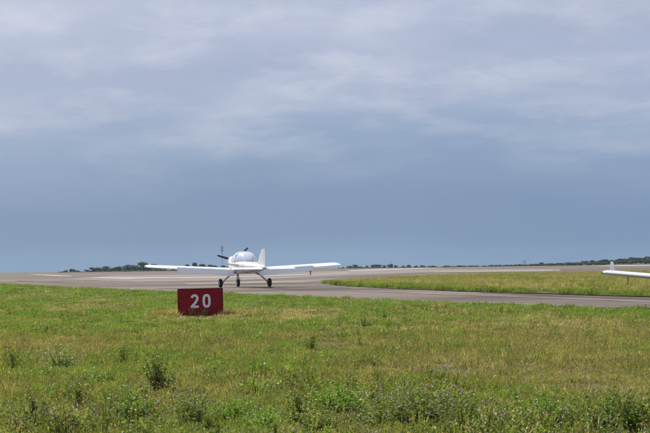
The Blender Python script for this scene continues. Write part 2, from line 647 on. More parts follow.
left_trees = [(66, 2.0, 1.3), (73, 3.2, 1.5), (78, 1.8, 1.4), (88, 2.2, 1.6), (94, 4.0, 1.3), (101, 4.6, 1.3), (108, 5.0, 1.2), (113, 4.2, 1.3), (119, 4.6, 1.2),
              (126, 5.8, 1.2), (132, 6.4, 1.2), (138, 6.0, 1.2), (145, 8.2, 1.1), (151, 6.0, 1.2), (157, 4.0, 1.4)]
ORD = ['first', 'second', 'third', 'fourth', 'fifth', 'sixth', 'seventh', 'eighth', 'ninth', 'tenth', 'eleventh', 'twelfth', 'thirteenth', 'fourteenth', 'fifteenth']
for i, (px, h, w) in enumerate(left_trees):
    far_tree(px, 700 + random.uniform(-40, 60), h * 1.25, 'far tree, %s from the left in the dark row on the left horizon' % ORD[i], 'far trees left of the wing tip', TREE_KINDS, wide=w * 1.45)
mid_trees = [(165, 2.6, 1.4), (173, 3.2, 1.4), (180, 4.2, 1.2), (187, 5.6, 1.1), (204, 6.0, 1.3), (210, 5.2, 1.3), (216, 4.6, 1.3), (224, 4.4, 1.3), (230, 4, 1.3), (272, 2.2, 1.5), (282, 1.6, 1.5)]
for i, (px, h, w) in enumerate(mid_trees):
    far_tree(px, 680 + random.uniform(-30, 60), h * 1.2, 'far tree, %s from the left among those showing over the wings' % ORD[i], 'far trees behind the wings', TREE_KINDS, wide=w)
far_tree(195.5, 640, 8.4, 'tallest round far tree above the left wing of the aircraft', None, TREE_KINDS, wide=0.95)
for i, (px, h) in enumerate([(343, 1.6), (350, 2.6), (355, 3.4), (361, 2.4), (367, 2.6), (373, 3.0), (378, 3.6), (384, 2.6), (390, 4.4), (396, 3.0), (403, 2.2), (409, 2.8), (416, 2.0), (423, 2.2), (429, 1.6)]):
    far_tree(px, 900 + random.uniform(-60, 60), h * 1.15, 'tiny far tree, %s from the left in the scattered line right of the wing tip' % ORD[i], 'scattered trees on the middle horizon', TREE_KINDS, wide=random.uniform(1.1, 2.2))
for i in range(22):
    px = 432 + i * 4.3 + random.uniform(-1, 1)
    far_tree(px, 620 + random.uniform(-20, 30), random.uniform(1.0, 2.0), 'low bush in the far hedge line above the grass island', 'far hedge bushes', BUSH_KINDS, name='bush', wide=1.5, cat='bush')
for i in range(46):
    px = 531 + i * 2.9 + random.uniform(-1.2, 1.2)
    top = 1.9 + (px - 531) / 120 * 3.6 + random.uniform(-0.8, 0.8)
    if random.random() < 0.2: top += 0.9
    far_tree(px, 640 + random.uniform(10, 70), max(1.6, top), 'far tree in the dark wood on the right horizon', 'trees of the wood at the right', TREE_KINDS, wide=1.9)
for i in range(60):
    px = 500 + i * 2.75 + random.uniform(-1.5, 1.5)
    far_tree(px, 590 + random.uniform(-15, 15), random.uniform(1.5, 2.4) + max(px - 528, 0) / 120 * 2.6, 'low light green bush in front of the far wood at the right', 'bushes before the wood at the right', BUSH_KINDS, name='bush', wide=1.4, cat='bush')

M['mast'] = plain('galvanised_steel', (0.16, 0.17, 0.18), 0.55, 0.6, dirt=0.3)
M['mast_dark'] = plain('dark_antenna', (0.06, 0.06, 0.07), 0.6, dirt=0.2)


def build_mast():
    D = 600.0
    b = at_dist(222.3, 269, D)
    z0 = far_z(b.x, D)
    top = at_dist(222.3, 246.5, D).z
    h = top - z0
    t = empty('radio_mast', (b.x, D, z0))
    tag(t, 'thin grey radio mast with dark antenna top behind the propeller', 'mast')
    w = 0.16
    for k in range(3):
        a = k * 2.094
        link_v, link_f = tube([(w * math.cos(a), w * math.sin(a), 0), (w * math.cos(a), w * math.sin(a), h)], 0.028, 6)
        pyobj('mast_leg', link_v, link_f, M['mast'], t)
    br = []
    n = int(h / 0.6)
    for i in range(n):
        for k in range(3):
            a, b2 = k * 2.094, (k + 1) * 2.094
            br.append(tube([(w * math.cos(a), w * math.sin(a), i * 0.6), (w * math.cos(b2), w * math.sin(b2), (i + 1) * 0.6)], 0.012, 4))
    pyobj('lattice_bracing', *merge(*br), M['mast'], t)
    for zz in (h - 0.35, h - 1.6):
        pyobj('antenna_panel', *merge(tube([(0.30, -0.32, zz - 0.55), (0.30, -0.32, zz + 0.55)], 0.09, 8), tube([(-0.30, -0.28, zz - 0.5), (-0.30, -0.28, zz + 0.5)], 0.09, 8)), M['mast_dark'], t)
    pyobj('lightning_rod', *tube([(0, 0, h - 0.2), (0, 0, h + 0.7)], 0.04, 5), M['mast'], t)


for i in range(46):
    px = 60 + i * 3.75 + random.uniform(-1.5, 1.5)
    far_tree(px, 640 + random.uniform(-20, 20), random.uniform(0.7, 1.6) * (1.5 if px > 100 else 1.0), 'low dark scrub bush on the left horizon under the far trees', 'scrub under the left far trees', BUSH_KINDS, name='bush', wide=1.6, cat='bush')
for i in range(30):
    px = 340 + i * 3.2 + random.uniform(-1.5, 1.5)
    far_tree(px, 800 + random.uniform(-40, 40), random.uniform(0.6, 1.4), 'low dark scrub bush on the middle horizon between the tiny trees', 'scrub between the middle far trees', BUSH_KINDS, name='bush', wide=2.0, cat='bush')
build_mast()


def build_far_posts():
    # short marker post by the runway, right of the aircraft
    p = at(310.5, 275.6)
    t = empty('marker_post', p)
    tag(t, 'short dark marker post beside the runway under the right wing', 'post')
    h = 4.8 / FPX * p.y
    pyobj('post', *tube([(0, 0, 0), (0, 0, h * 0.8)], 0.05, 8), M['mast_dark'], t, True)
    pyobj('post_cap', *tube([(0, 0, h * 0.72), (0, 0, h * 0.95), (0, 0, h)], [0.09, 0.09, 0.03], 8), M['mast_dark'], t, True)
    # two-legged antenna frame far off at the right
    D = 560.0
    b = at_dist(524.5, 262, D)
    z0 = far_z(b.x, D)
    top = at_dist(524.5, 260.0, D).z
    t = empty('antenna_frame', (b.x, D, z0))
    tag(t, 'tiny two legged antenna frame on the horizon left of the wood', 'frame')
    h = top - z0
    for s in (-0.45, 0.45):
        pyobj('leg', *tube([(s, 0, 0), (s, 0, h)], 0.06, 6), M['mast'], t)
    for dz in (0.5, 1.2):
        pyobj('crossbar', *tube([(-0.45, 0, h - dz), (0.45, 0, h - dz)], 0.06, 6), M['mast'], t)


build_far_posts()

# ------------------------------------------------------------------ the light aircraft
M['white_paint'] = plain('white_aircraft_paint', (0.80, 0.80, 0.80), 0.32, coat=0.4, dirt=0.10, dirt_scale=1.4)
M['canopy'] = plain('silvered_canopy', (0.68, 0.71, 0.80), 0.16, coat=0.7, dirt=0.10, dirt_scale=3.0)
M['canopy_frame'] = plain('canopy_frame_paint', (0.74, 0.74, 0.76), 0.35, dirt=0.08)
M['rubber'] = plain('tyre_rubber', (0.018, 0.018, 0.018), 0.8, dirt=0.3, dirt_scale=9)
M['alloy'] = plain('brushed_alloy', (0.55, 0.56, 0.58), 0.35, 0.9, dirt=0.2)
M['gear'] = plain('grey_gear_paint', (0.68, 0.69, 0.70), 0.4, dirt=0.2)
M['black_blade'] = plain('black_composite', (0.015, 0.015, 0.017), 0.38, dirt=0.2)
M['stripe'] = plain('gold_stripe_paint', (0.36, 0.22, 0.06), 0.35, dirt=0.15)
M['dark_trim'] = plain('dark_trim', (0.05, 0.05, 0.06), 0.5, dirt=0.2)
M['exhaust'] = plain('exhaust_steel', (0.12, 0.10, 0.09), 0.5, 0.8, dirt=0.4)
M['nav_red'] = plain('red_lens', (0.45, 0.02, 0.02), 0.15, dirt=0.05)
M['nav_green'] = plain('green_lens', (0.02, 0.30, 0.08), 0.15, dirt=0.05)


def airfoil(n=14, t=0.13, camber=0.02, x0=0.0, x1=1.0):
    """closed outline, upper from x1 to x0, then lower; x runs from the leading edge backwards"""
    def half(x):
        return 5 * t * (0.2969 * math.sqrt(max(x, 0)) - 0.126 * x - 0.3516 * x * x + 0.2843 * x ** 3 - 0.1036 * x ** 4)

    def cam_(x):
        return camber * 4 * x * (1 - x)
    xs = [x0 + (x1 - x0) * (0.5 - 0.5 * math.cos(math.pi * k / n)) for k in range(n + 1)]
    up = [(x, cam_(x) + half(x)) for x in reversed(xs)]
    lo = [(x, cam_(x) - half(x)) for x in xs]
    if x0 == 0.0:
        lo = lo[1:]
    return up + lo


def make_aircraft(winglets, flaps, dihedral):
    A = empty('light_aircraft')
    # fuselage: rings of rounded section along the body (y forward, x right, z up, ground at 0)
    secs = [(1.72, 0.27, 0.98, 1.36), (1.60, 0.36, 0.86, 1.40), (1.25, 0.46, 0.74, 1.43), (0.75, 0.545, 0.64, 1.40), (0.2, 0.575, 0.595, 1.34), (-0.4, 0.575, 0.585, 1.30),
            (-0.95, 0.535, 0.59, 1.20), (-1.5, 0.44, 0.615, 1.13), (-2.1, 0.335, 0.65, 1.07), (-2.8, 0.235, 0.69, 1.02), (-3.5, 0.145, 0.735, 0.98), (-4.0, 0.075, 0.775, 0.95), (-4.18, 0.03, 0.82, 0.91)]
    rings = []
    nn = 28
    for y, w, zb, zt in secs:
        ring = []
        for k in range(nn):
            a = 2 * math.pi * k / nn
            c, s = math.cos(a), math.sin(a)
            e = 0.72
            ring.append((w * math.copysign(abs(c) ** e, c), y, (zb + zt) / 2 + (zt - zb) / 2 * math.copysign(abs(s) ** e, s)))
        rings.append(ring)
    body = pyobj('fuselage', *loft(rings), M['white_paint'], A, True, 50)

    def side(y):
        ys_ = [s[0] for s in secs][::-1]
        return [float(np.interp(y, ys_, [s[i] for s in secs][::-1])) for i in (1, 2, 3)]
    # gold stripe running along each side, a strip 4 mm proud of the skin
    for sx in (-1, 1):
        v, f = [], []
        yy = list(np.linspace(1.5, -1.2, 30))
        for y in yy:
            w, zb, zt = side(y)
            zc, hh = (zb + zt) / 2, (zt - zb) / 2
            z1 = 1.02 + 0.03 * y
            for dz in (-0.022, 0.022):
                s = (z1 + dz - zc) / hh
                a = math.asin(max(-1, min(1, math.copysign(abs(s) ** (1 / 0.72), s))))
                v.append((sx * (w * abs(math.cos(a)) ** 0.72 + 0.004), y, z1 + dz))
        for i in range(len(yy) - 1):
            f.append((2 * i, 2 * i + 1, 2 * i + 3, 2 * i + 2))
        pyobj('stripe', v, f, M['stripe'], body, True)
    # panel seams round the cowl and the rear fuselage
    for y in (0.98, -1.62, -2.75):
        w, zb, zt = side(y)
        ring = []
        for k in range(40):
            a = 2 * math.pi * k / 40
            c, s_ = math.cos(a), math.sin(a)
            ring.append((w * math.copysign(abs(c) ** 0.72, c) * 1.002, y, (zb + zt) / 2 + (zt - zb) / 2 * math.copysign(abs(s_) ** 0.72, s_) * 1.002))
        v, f = tube(ring + ring[:1], 0.005, 4)
        pyobj('panel_seam', v, f, M['dark_trim'], body)
    # air inlet and exhaust under the cowl
    pyobj('exhaust_pipe', *tube([(-0.22, 1.25, 0.80), (-0.22, 1.15, 0.66), (-0.22, 1.02, 0.62)], 0.032, 10), M['exhaust'], A, True)
    pyobj('cowl_inlet', *box(-0.16, 0.16, 1.45, 1.63, 0.70, 0.86), M['dark_trim'], A)

    # canopy bubble
    def canopy_ring(t):
        y = 0.78 - 2.25 * t
        s = math.sin(math.pi * min(t / 0.84, 1) ** 0.80 / 2) if t < 0.42 else None
        prof = [(0, 0.0), (0.06, 0.34), (0.14, 0.62), (0.25, 0.86), (0.38, 0.985), (0.48, 1.0), (0.60, 0.94), (0.72, 0.78), (0.84, 0.52), (0.93, 0.26), (1, 0.03)]
        q = float(np.interp(t, [p[0] for p in prof], [p[1] for p in prof]))
        w, zb, zt = side(y)
        base = min(zt, 1.25) - 0.18
        top = zt + (1.615 - zt) * q
        ww = (w * 0.97) * (0.70 + 0.30 * q) if t < 0.5 else w * 0.97 * (0.55 + 0.45 * q)
        ring = []
        for k in range(17):
            a = math.pi * k / 16
            ring.append((ww * math.copysign(abs(math.cos(a)) ** 0.8, math.cos(a)), y, base + (top - base) * math.sin(a) ** 0.9))
        return ring
    cr = [canopy_ring(t) for t in np.linspace(0, 1, 22)]
    can = pyobj('canopy', *loft(cr), M['canopy'], A, True, 60)
    # hoop frame and two side vents on the bubble
    hoop = canopy_ring(0.60)
    pyobj('canopy_hoop', *tube([(p[0] * 1.004, p[1], p[2] + 0.003) for p in hoop], 0.009, 6), M['canopy_frame'], can, True)
    for sx in (-1, 1):
        ring_a, ring_b = canopy_ring(0.55), canopy_ring(0.61)
        ks = (12, 13) if sx < 0 else (3, 4)
        q = [ring_a[ks[0]], ring_a[ks[1]], ring_b[ks[1]], ring_b[ks[0]]]
        cen = sum((Vector(p) for p in q), Vector()) / 4
        outw = (cen - Vector((0, cen.y, 1.2))).normalized()
        v = [Vector(p) + outw * 0.010 for p in q] + [Vector(p) - outw * 0.01 for p in q]
        f = [(0, 1, 2, 3), (7, 6, 5, 4), (0, 4, 5, 1), (1, 5, 6, 2), (2, 6, 7, 3), (3, 7, 4, 0)]
        pyobj('vent_window', v, f, M['dark_trim'], can)

    # wings
    half = 4.575
    dih = math.tan(R(dihedral))
    SPAN = 0.968

    def wing_sec(s, x0, x1, defl=0.0, n=14, t=0.135):
        """section of the wing at span station s (signed), chordwise part x0..x1, hinged at x0 when deflected"""
        a = abs(s)
        u = min(max((a - 0.5) / (half - 0.5), 0), 1)
        chord = 1.46 - 0.40 * u
        le = 0.58 - 0.12 * u
        zc = 0.735 + dih * max(a - 0.5, 0)
        inc = R(3.0 - 1.2 * u)
        pts = []
        out = airfoil(n, t, 0.022, x0, x1)
        hy, hz = x0 * chord, (0.022 * 4 * x0 * (1 - x0)) * chord
        for x, z in out:
            py_, pz_ = x * chord, z * chord
            if defl:
                dy, dz = py_ - hy, pz_ - hz
                py_ = hy + dy * math.cos(defl) + dz * math.sin(defl)
                pz_ = hz - dy * math.sin(defl) + dz * math.cos(defl)
            yy = le - (py_ * math.cos(inc) + pz_ * math.sin(inc))
            zz = zc + 0.03 - py_ * math.sin(inc) + pz_ * math.cos(inc)
            pts.append((s * SPAN, yy, zz))
        return pts
    fl0, fl1, tip = 0.60, 3.22, 4.44
    hinge = 0.775
    for sx in (-1, 1):
        # main box up to the hinge line, full chord beyond the aileron
        st = [0.30, 0.6, 1.2, 1.9, 2.6, 3.22, 3.9, 4.40]
        w = pyobj('wing', *loft([wing_sec(sx * s, 0.0, hinge - 0.012) for s in st]), M['white_paint'], A, True, 40)
        tipr = [wing_sec(sx * 4.403, 0, 1.0), wing_sec(sx * 4.47, 0.0, 1.0, t=0.125)]
        last = wing_sec(sx * 4.55, 0.06, 0.97, t=0.06)
        tipsecs = [wing_sec(sx * 4.403, 0.0, 1.0), wing_sec(sx * 4.48, 0.0, 1.0, t=0.12)]
        pyobj('wing_tip', *loft(tipsecs), M['white_paint'], w, True, 40)
        cap = []
        for k, (sc_, so) in enumerate(((1.0, 4.48), (0.93, 4.53), (0.75, 4.565), (0.4, 4.58))):
            r0 = [Vector(p) for p in wing_sec(sx * 4.48, 0.0, 1.0, t=0.12)]
            c0 = sum(r0, Vector()) / len(r0)
            cap.append([(sx * so * SPAN, c0.y + (p.y - c0.y) * (0.75 + 0.25 * sc_), c0.z + (p.z - c0.z) * sc_) for p in r0])
        pyobj('tip_cap', *loft(cap), M['white_paint'], w, True, 60)
        pyobj('flap', *loft([wing_sec(sx * s, hinge + 0.004, 1.0, R(flaps), 8) for s in (fl0, 1.5, 2.4, fl1 - 0.01)]), M['white_paint'], w, True, 30)
        pyobj('aileron', *loft([wing_sec(sx * s, hinge + 0.004, 1.0, R(1.0), 8) for s in (fl1 + 0.01, 3.8, 4.395)]), M['white_paint'], w, True, 30)
        p = Vector(wing_sec(sx * 4.5, 0.0, 1.0)[14])
        pyobj('navigation_light', *tube([(sx * 4.355, p.y - 0.10, p.z + 0.012), (sx * 4.385, p.y - 0.02, p.z + 0.010), (sx * 4.39, p.y + 0.035, p.z + 0.008)], [0.028, 0.026, 0.006], 8), M['nav_red' if sx < 0 else 'nav_green'], w, True)
        if winglets:
            rg = []
            for k in range(7):
                t_ = k / 6
                ch = (0.46 - 0.20 * t_) * (1.0 if k < 6 else 0.72)
                y0 = -0.05 - 0.16 * t_
                z0 = 0.735 + dih * 4.0 + 0.02 + 0.34 * t_
                xo = sx * (4.31 + 0.03 * t_)
                ring = [(xo + sx * z * ch * 0.75, y0 - x * ch, z0) for x, z in airfoil(10, 0.09, 0.0)]
                rg.append(ring)
            pyobj('winglet', *loft(rg), M['white_paint'], w, True, 40)
        if sx == 1 and winglets:
            # pitot mast under one wing
            q = wing_sec(sx * 3.86, 0, 1.0)
            zq = min(p[2] for p in q)
            pyobj('pitot_mast', *merge(tube([(sx * 3.74, 0.02, zq + 0.05), (sx * 3.74, 0.0, zq - 0.14), (sx * 3.74, 0.03, zq - 0.19), (sx * 3.74, 0.12, zq - 0.20)], 0.013, 8)), M['dark_trim'], w, True)

    # tail
    def fin_sec(z, le, te, t, defl=0):
        return [(zz * (le - te), le - x * (le - te), z) for x, zz in airfoil(10, t, 0.0)]
    fin_rings = [fin_sec(0.90, -2.25, -4.02, 0.05), fin_sec(1.02, -2.70, -3.99, 0.07), fin_sec(1.15, -3.00, -3.97, 0.09), fin_sec(1.32, -3.22, -3.95, 0.10), fin_sec(1.60, -3.58, -3.955, 0.11), fin_sec(1.65, -3.70, -3.95, 0.07)]
    fin = pyobj('tail_fin', *loft(fin_rings), M['white_paint'], A, True, 40)
    rud = []
    for z, te in ((0.86, -4.26), (1.10, -4.31), (1.4, -4.27), (1.60, -4.20), (1.66, -4.13)):
        hw = 0.034 if z < 1.6 else 0.02
        rud.append([(-hw, -3.975, z), (0, -3.965, z), (hw, -3.975, z), (0.006, te, z), (-0.006, te, z)])
    pyobj('rudder', *loft(rud), M['white_paint'], fin, True, 30)

    def stab_sec(s, x0, x1, defl=0.0):
        u = abs(s) / 1.38
        ch = 0.80 - 0.18 * u
        le = -3.32 - 0.10 * u
        pts = []
        for x, z in airfoil(10, 0.10, 0.0, x0, x1):
            dy, dz = (x - x0) * ch, z * ch
            yy = x0 * ch + dy * math.cos(defl) + dz * math.sin(defl)
            zz = -dy * math.sin(defl) + dz * math.cos(defl)
            pts.append((s, le - yy, 0.835 + zz))
        return pts
    stab = pyobj('horizontal_stabiliser', *loft([stab_sec(s, 0, 0.60) for s in (-1.38, -1.3, -0.7, 0, 0.7, 1.3, 1.38)]), M['white_paint'], A, True, 40)
    for sx in (-1, 1):
        pyobj('elevator', *loft([stab_sec(sx * s, 0.615, 1.0, R(9)) for s in (0.09, 0.7, 1.38)]), M['white_paint'], stab, True, 30)

    # landing gear
    def wheel(x, y, r, w):
        prof = [(-w * 0.5, r * 0.55), (-w * 0.5, r * 0.8), (-w * 0.42, r * 0.93), (-w * 0.22, r), (w * 0.22, r), (w * 0.42, r * 0.93), (w * 0.5, r * 0.8), (w * 0.5, r * 0.55)]
        n = 28
        rings = [[(x + dx, y + rr * math.cos(2 * math.pi * k / n), r + rr * math.sin(2 * math.pi * k / n)) for k in range(n)] for dx, rr in prof]
        t = pyobj('wheel', *loft(rings), M['rubber'], A, True, 50)
        rim = []
        for dx, rr in ((-w * 0.53, r * 0.12), (-w * 0.53, r * 0.44), (-w * 0.505, r * 0.56), (w * 0.505, r * 0.56), (w * 0.53, r * 0.44), (w * 0.53, r * 0.12)):
            rim.append([(x + dx, y + rr * math.cos(2 * math.pi * k / 20), r + rr * math.sin(2 * math.pi * k / 20)) for k in range(20)])
        pyobj('rim', *loft(rim), M['alloy'], t, True, 40)
        return t
    for sx in (-1, 1):
        pyobj('landing_gear_leg', *tube([(sx * 0.42, -0.32, 0.66), (sx * 0.66, -0.32, 0.56), (sx * 0.92, -0.32, 0.34), (sx * 1.03, -0.32, 0.195)], [0.045, 0.038, 0.032, 0.03], 10), M['gear'], A, True)
        wh = wheel(sx * 1.125, -0.32, 0.19, 0.14)
        pyobj('axle', *tube([(sx * 1.0, -0.32, 0.19), (sx * 1.215, -0.32, 0.19)], 0.022, 10), M['alloy'], wh, True)
        pyobj('brake_disc', *tube([(sx * 1.030, -0.32, 0.19), (sx * 1.042, -0.32, 0.19)], 0.085, 18), M['exhaust'], wh, True, 40)
    pyobj('nose_gear_leg', *tube([(0, 1.05, 0.78), (0, 1.13, 0.45), (0, 1.15, 0.40)], [0.045, 0.036, 0.03], 10), M['gear'], A, True)
    nf = merge(tube([(-0.085, 1.15, 0.41), (-0.085, 1.15, 0.18)], 0.016, 8), tube([(0.085, 1.15, 0.41), (0.085, 1.15, 0.18)], 0.016, 8), tube([(-0.09, 1.15, 0.41), (0.09, 1.15, 0.41)], 0.02, 8))
    pyobj('nose_fork', *nf, M['gear'], A, True)
    wheel(0, 1.15, 0.175, 0.125)

    # propeller: spinner, three black blades
    sp = [[(rr * math.cos(2 * math.pi * k / 20), yy, 1.20 + rr * math.sin(2 * math.pi * k / 20)) for k in range(20)] for yy, rr in ((1.725, 0.165), (1.80, 0.16), (1.90, 0.125), (1.98, 0.07), (2.02, 0.015))]
    prop = pyobj('propeller_spinner', *loft(sp), M['white_paint'], A, True, 50)
    for ang in (163, 43, -80):
        a = R(ang)
        er = Vector((math.cos(a), 0, math.sin(a)))
        et = Vector((-math.sin(a), 0, math.cos(a)))
        rg = []
        for rr, ch, tw, th in ((0.10, 0.07, 60, 0.045), (0.22, 0.095, 45, 0.03), (0.42, 0.11, 32, 0.02), (0.66, 0.095, 22, 0.014), (0.82, 0.07, 17, 0.010), (0.87, 0.04, 15, 0.006)):
            ax = et * math.cos(R(tw)) + Vector((0, 1, 0)) * math.sin(R(tw))
            nx = er.cross(ax)
            c = Vector((0, 1.80, 1.20)) + er * rr
            rg.append([c + ax * ch * 0.5 * math.cos(q) + nx * th * 0.5 * math.sin(q) for q in [2 * math.pi * k / 12 for k in range(12)]])
        pyobj('blade', *loft(rg), M['black_blade'], prop, True, 60)
    # small aerial behind the canopy
    pyobj('aerial', *tube([(0, -1.75, 1.08), (0, -1.84, 1.34)], [0.012, 0.005], 6), M['dark_trim'], A, True)
    return A


p0 = at(245.2, 287.5)
yaw1 = R(15.8)
ac = make_aircraft(False, 43, 3.0)
off = Matrix.Rotation(yaw1, 3, 'Z') @ Vector((0, -0.32, 0))
ac.location = (p0.x - off.x, p0.y - off.y, gz(p0.y) + 0.022)
ac.rotation_euler = (0, 0, yaw1)
tag(ac, 'white low wing light aircraft taxiing away, black three blade propeller', 'airplane')

# second aircraft following on the taxiway: only its left wing tip with winglet reaches into the picture
ac2 = make_aircraft(True, 0.5, 5.0)
yaw2 = R(150)
ac2.scale = (0.85, 0.85, 0.85)
tip = at_dist(610.5, 272.2, 38.0)
o2 = Matrix.Rotation(yaw2, 3, 'Z') @ (Vector((4.33, -0.15, 0)) * 0.85)
ac2.location = (tip.x - o2.x, tip.y - o2.y, gz(tip.y - o2.y) + 0.024)
ac2.rotation_euler = (0, 0, yaw2)
tag(ac2, 'white aircraft at the right edge, only its wing tip with upturned winglet in view', 'airplane')

# ------------------------------------------------------------------ the runway sign
M['sign_red'] = plain('faded_red_sign', (0.26, 0.006, 0.014), 0.6, spec=0.2, dirt=0.28, dirt_scale=5)
M['sign_edge'] = plain('red_sign_frame', (0.16, 0.005, 0.010), 0.6, spec=0.2, dirt=0.3, dirt_scale=7)
M['sign_white'] = plain('white_sign_film', (0.80, 0.80, 0.80), 0.4, dirt=0.12, dirt_scale=8)
M['footing'] = ground_mat('sign_footing', [(0.30, 0.28, 0.26), (0.22, 0.2, 0.18)], [3.0])


def stroke(path, w):
    """flat thick line along a path in the x-z plane, as left/right offsets"""
    L_, R_ = [], []
    for i, p in enumerate(path):
        a = Vector(path[max(i - 1, 0)]); b = Vector(path[min(i + 1, len(path) - 1)])
        d = (b - a).normalized()
        n = Vector((-d.y, d.x))
        L_.append(Vector(p) + n * w / 2); R_.append(Vector(p) - n * w / 2)
    return L_, R_


def build_sign():
    base = at(200.6, 317.0)
    s = base.y / FPX
    W, H = 44.9 * s, 28.5 * s
    t = empty('runway_sign', (base.x, base.y, gz(base.y) + float(bumps(np.array(base.x), np.array(base.y)))), 0)
    tag(t, 'red box runway sign with white number 20 standing in the grass', 'sign')
    w = W / 2
    pan = bevelled_box('sign_panel', -w + 0.014, w - 0.014, 0.0, 0.16, 0.035, H - 0.014, 0.006, M['sign_red'], t)
    # frame rails standing proud of the face
    bevelled_box('frame_rail', -w, w, -0.006, 0.175, H - 0.030, H, 0.005, M['sign_edge'], t)
    bevelled_box('frame_rail', -w, w, -0.006, 0.175, 0.02, 0.052, 0.005, M['sign_edge'], t)
    for sx in (-1, 1):
        x0, x1 = (-w - 0.003, -w + 0.018) if sx < 0 else (w - 0.018, w + 0.003)
        bevelled_box('frame_post', x0, x1, -0.008, 0.178, 0.005, H - 0.004, 0.005, M['sign_edge'], t)
    for x in (-w * 0.6, w * 0.6):
        bevelled_box('foot', x - 0.04, x + 0.04, 0.03, 0.13, -0.06, 0.03, 0.006, M['footing'], t)
    for x in (-w + 0.05, w - 0.05):
        for z in (0.09, H - 0.07):
            pyobj('screw', *tube([(x, 0.002, z), (x, -0.004, z)], 0.006, 8), M['alloy'], pan)
    # digits
    hh = 13.6 * s; ww = 8.0 * s; th = 2.35 * s
    zb = H * 0.5 - hh / 2 + 1.7 * s

    def ring0():
        a, b = ww / 2 - th / 2, hh / 2 - th / 2
        path = []
        n = 36
        for k in range(n):
            q = 2 * math.pi * k / n
            c, sn = math.cos(q), math.sin(q)
            path.append((a * math.copysign(abs(c) ** 0.82, c), b * math.copysign(abs(sn) ** 0.72, sn)))
        polys = []
        out_, in_ = [], []
        for k in range(n):
            p0_, p2 = Vector(path[k - 1]), Vector(path[(k + 1) % n])
            d = (p2 - p0_).normalized(); nr = Vector((d.y, -d.x))
            out_.append(Vector(path[k]) + nr * th / 2); in_.append(Vector(path[k]) - nr * th / 2)
        for k in range(n):
            j = (k + 1) % n
            polys.append((in_[k], in_[j], out_[j], out_[k]))
        return polys

    def two():
        r = ww / 2 - th / 2
        top = hh / 2 - th / 2
        path = []
        for k in range(15):
            q = R(172 - k * (172 + 40) / 14)
            path.append((r * math.cos(q), top - r * 1.0 + r * 1.0 * math.sin(q)))
        path.append((r * 0.30, -hh * 0.10))
        path.append((-r * 0.55, -hh * 0.30))
        path.append((-r * 0.95, -hh / 2 + th))
        L_, R_ = stroke(path, th)
        polys = [(L_[i], L_[i + 1], R_[i + 1], R_[i]) for i in range(len(path) - 1)]
        polys.append((Vector((-ww / 2, -hh / 2)), Vector((ww / 2, -hh / 2)), Vector((ww / 2, -hh / 2 + th)), Vector((-ww / 2, -hh / 2 + th))))
        return polys
    for polys, xc in ((two(), -5.6 * s), (ring0(), 6.3 * s)):
        bm = bmesh.new()
        for i, quad in enumerate(polys):
            e = 0.0035 + 0.0006 * (i == len(polys) - 1)
            bm.faces.new([bm.verts.new((xc + q[0], -e, zb + hh / 2 + q[1])) for q in quad])
        bmesh.ops.remove_doubles(bm, verts=bm.verts[:], dist=1e-4)
        r = bmesh.ops.extrude_face_region(bm, geom=bm.faces[:])
        for g in r['geom']:
            if isinstance(g, bmesh.types.BMVert):
                g.co.y += 0.006
        from_bm('numeral', bm, M['sign_white'], t)
    t.rotation_euler = (0, R(-0.5), R(2.0))
    return t, base, W


SIGN, SIGN_P, SIGN_W = build_sign()

# ------------------------------------------------------------------ grass tufts and weeds
GREEN = [(0.100, 0.150, 0.028), (0.080, 0.130, 0.024), (0.125, 0.165, 0.036), (0.145, 0.165, 0.045)]
LUSH = [(0.085, 0.165, 0.022), (0.070, 0.140, 0.018), (0.105, 0.185, 0.030)]
OLIVE = [(0.135, 0.145, 0.050), (0.155, 0.155, 0.062), (0.115, 0.138, 0.044)]
STRAW = [(0.275, 0.240, 0.145), (0.235, 0.205, 0.120), (0.205, 0.185, 0.095), (0.33, 0.29, 0.19)]
BROWN = [(0.160, 0.115, 0.062), (0.195, 0.145, 0.078), (0.125, 0.092, 0.052)]
DARK = [(0.050, 0.090, 0.024), (0.062, 0.105, 0.028), (0.078, 0.118, 0.036)]
GREYG = [(0.105, 0.125, 0.070), (0.130, 0.140, 0.090), (0.085, 0.110, 0.055)]
LILAC = [(0.33, 0.30, 0.38), (0.38, 0.34, 0.43), (0.28, 0.26, 0.33), (0.36, 0.34, 0.30)]
SEED = [(0.36, 0.32, 0.19), (0.42, 0.38, 0.25), (0.30, 0.27, 0.14), (0.28, 0.24, 0.14)]


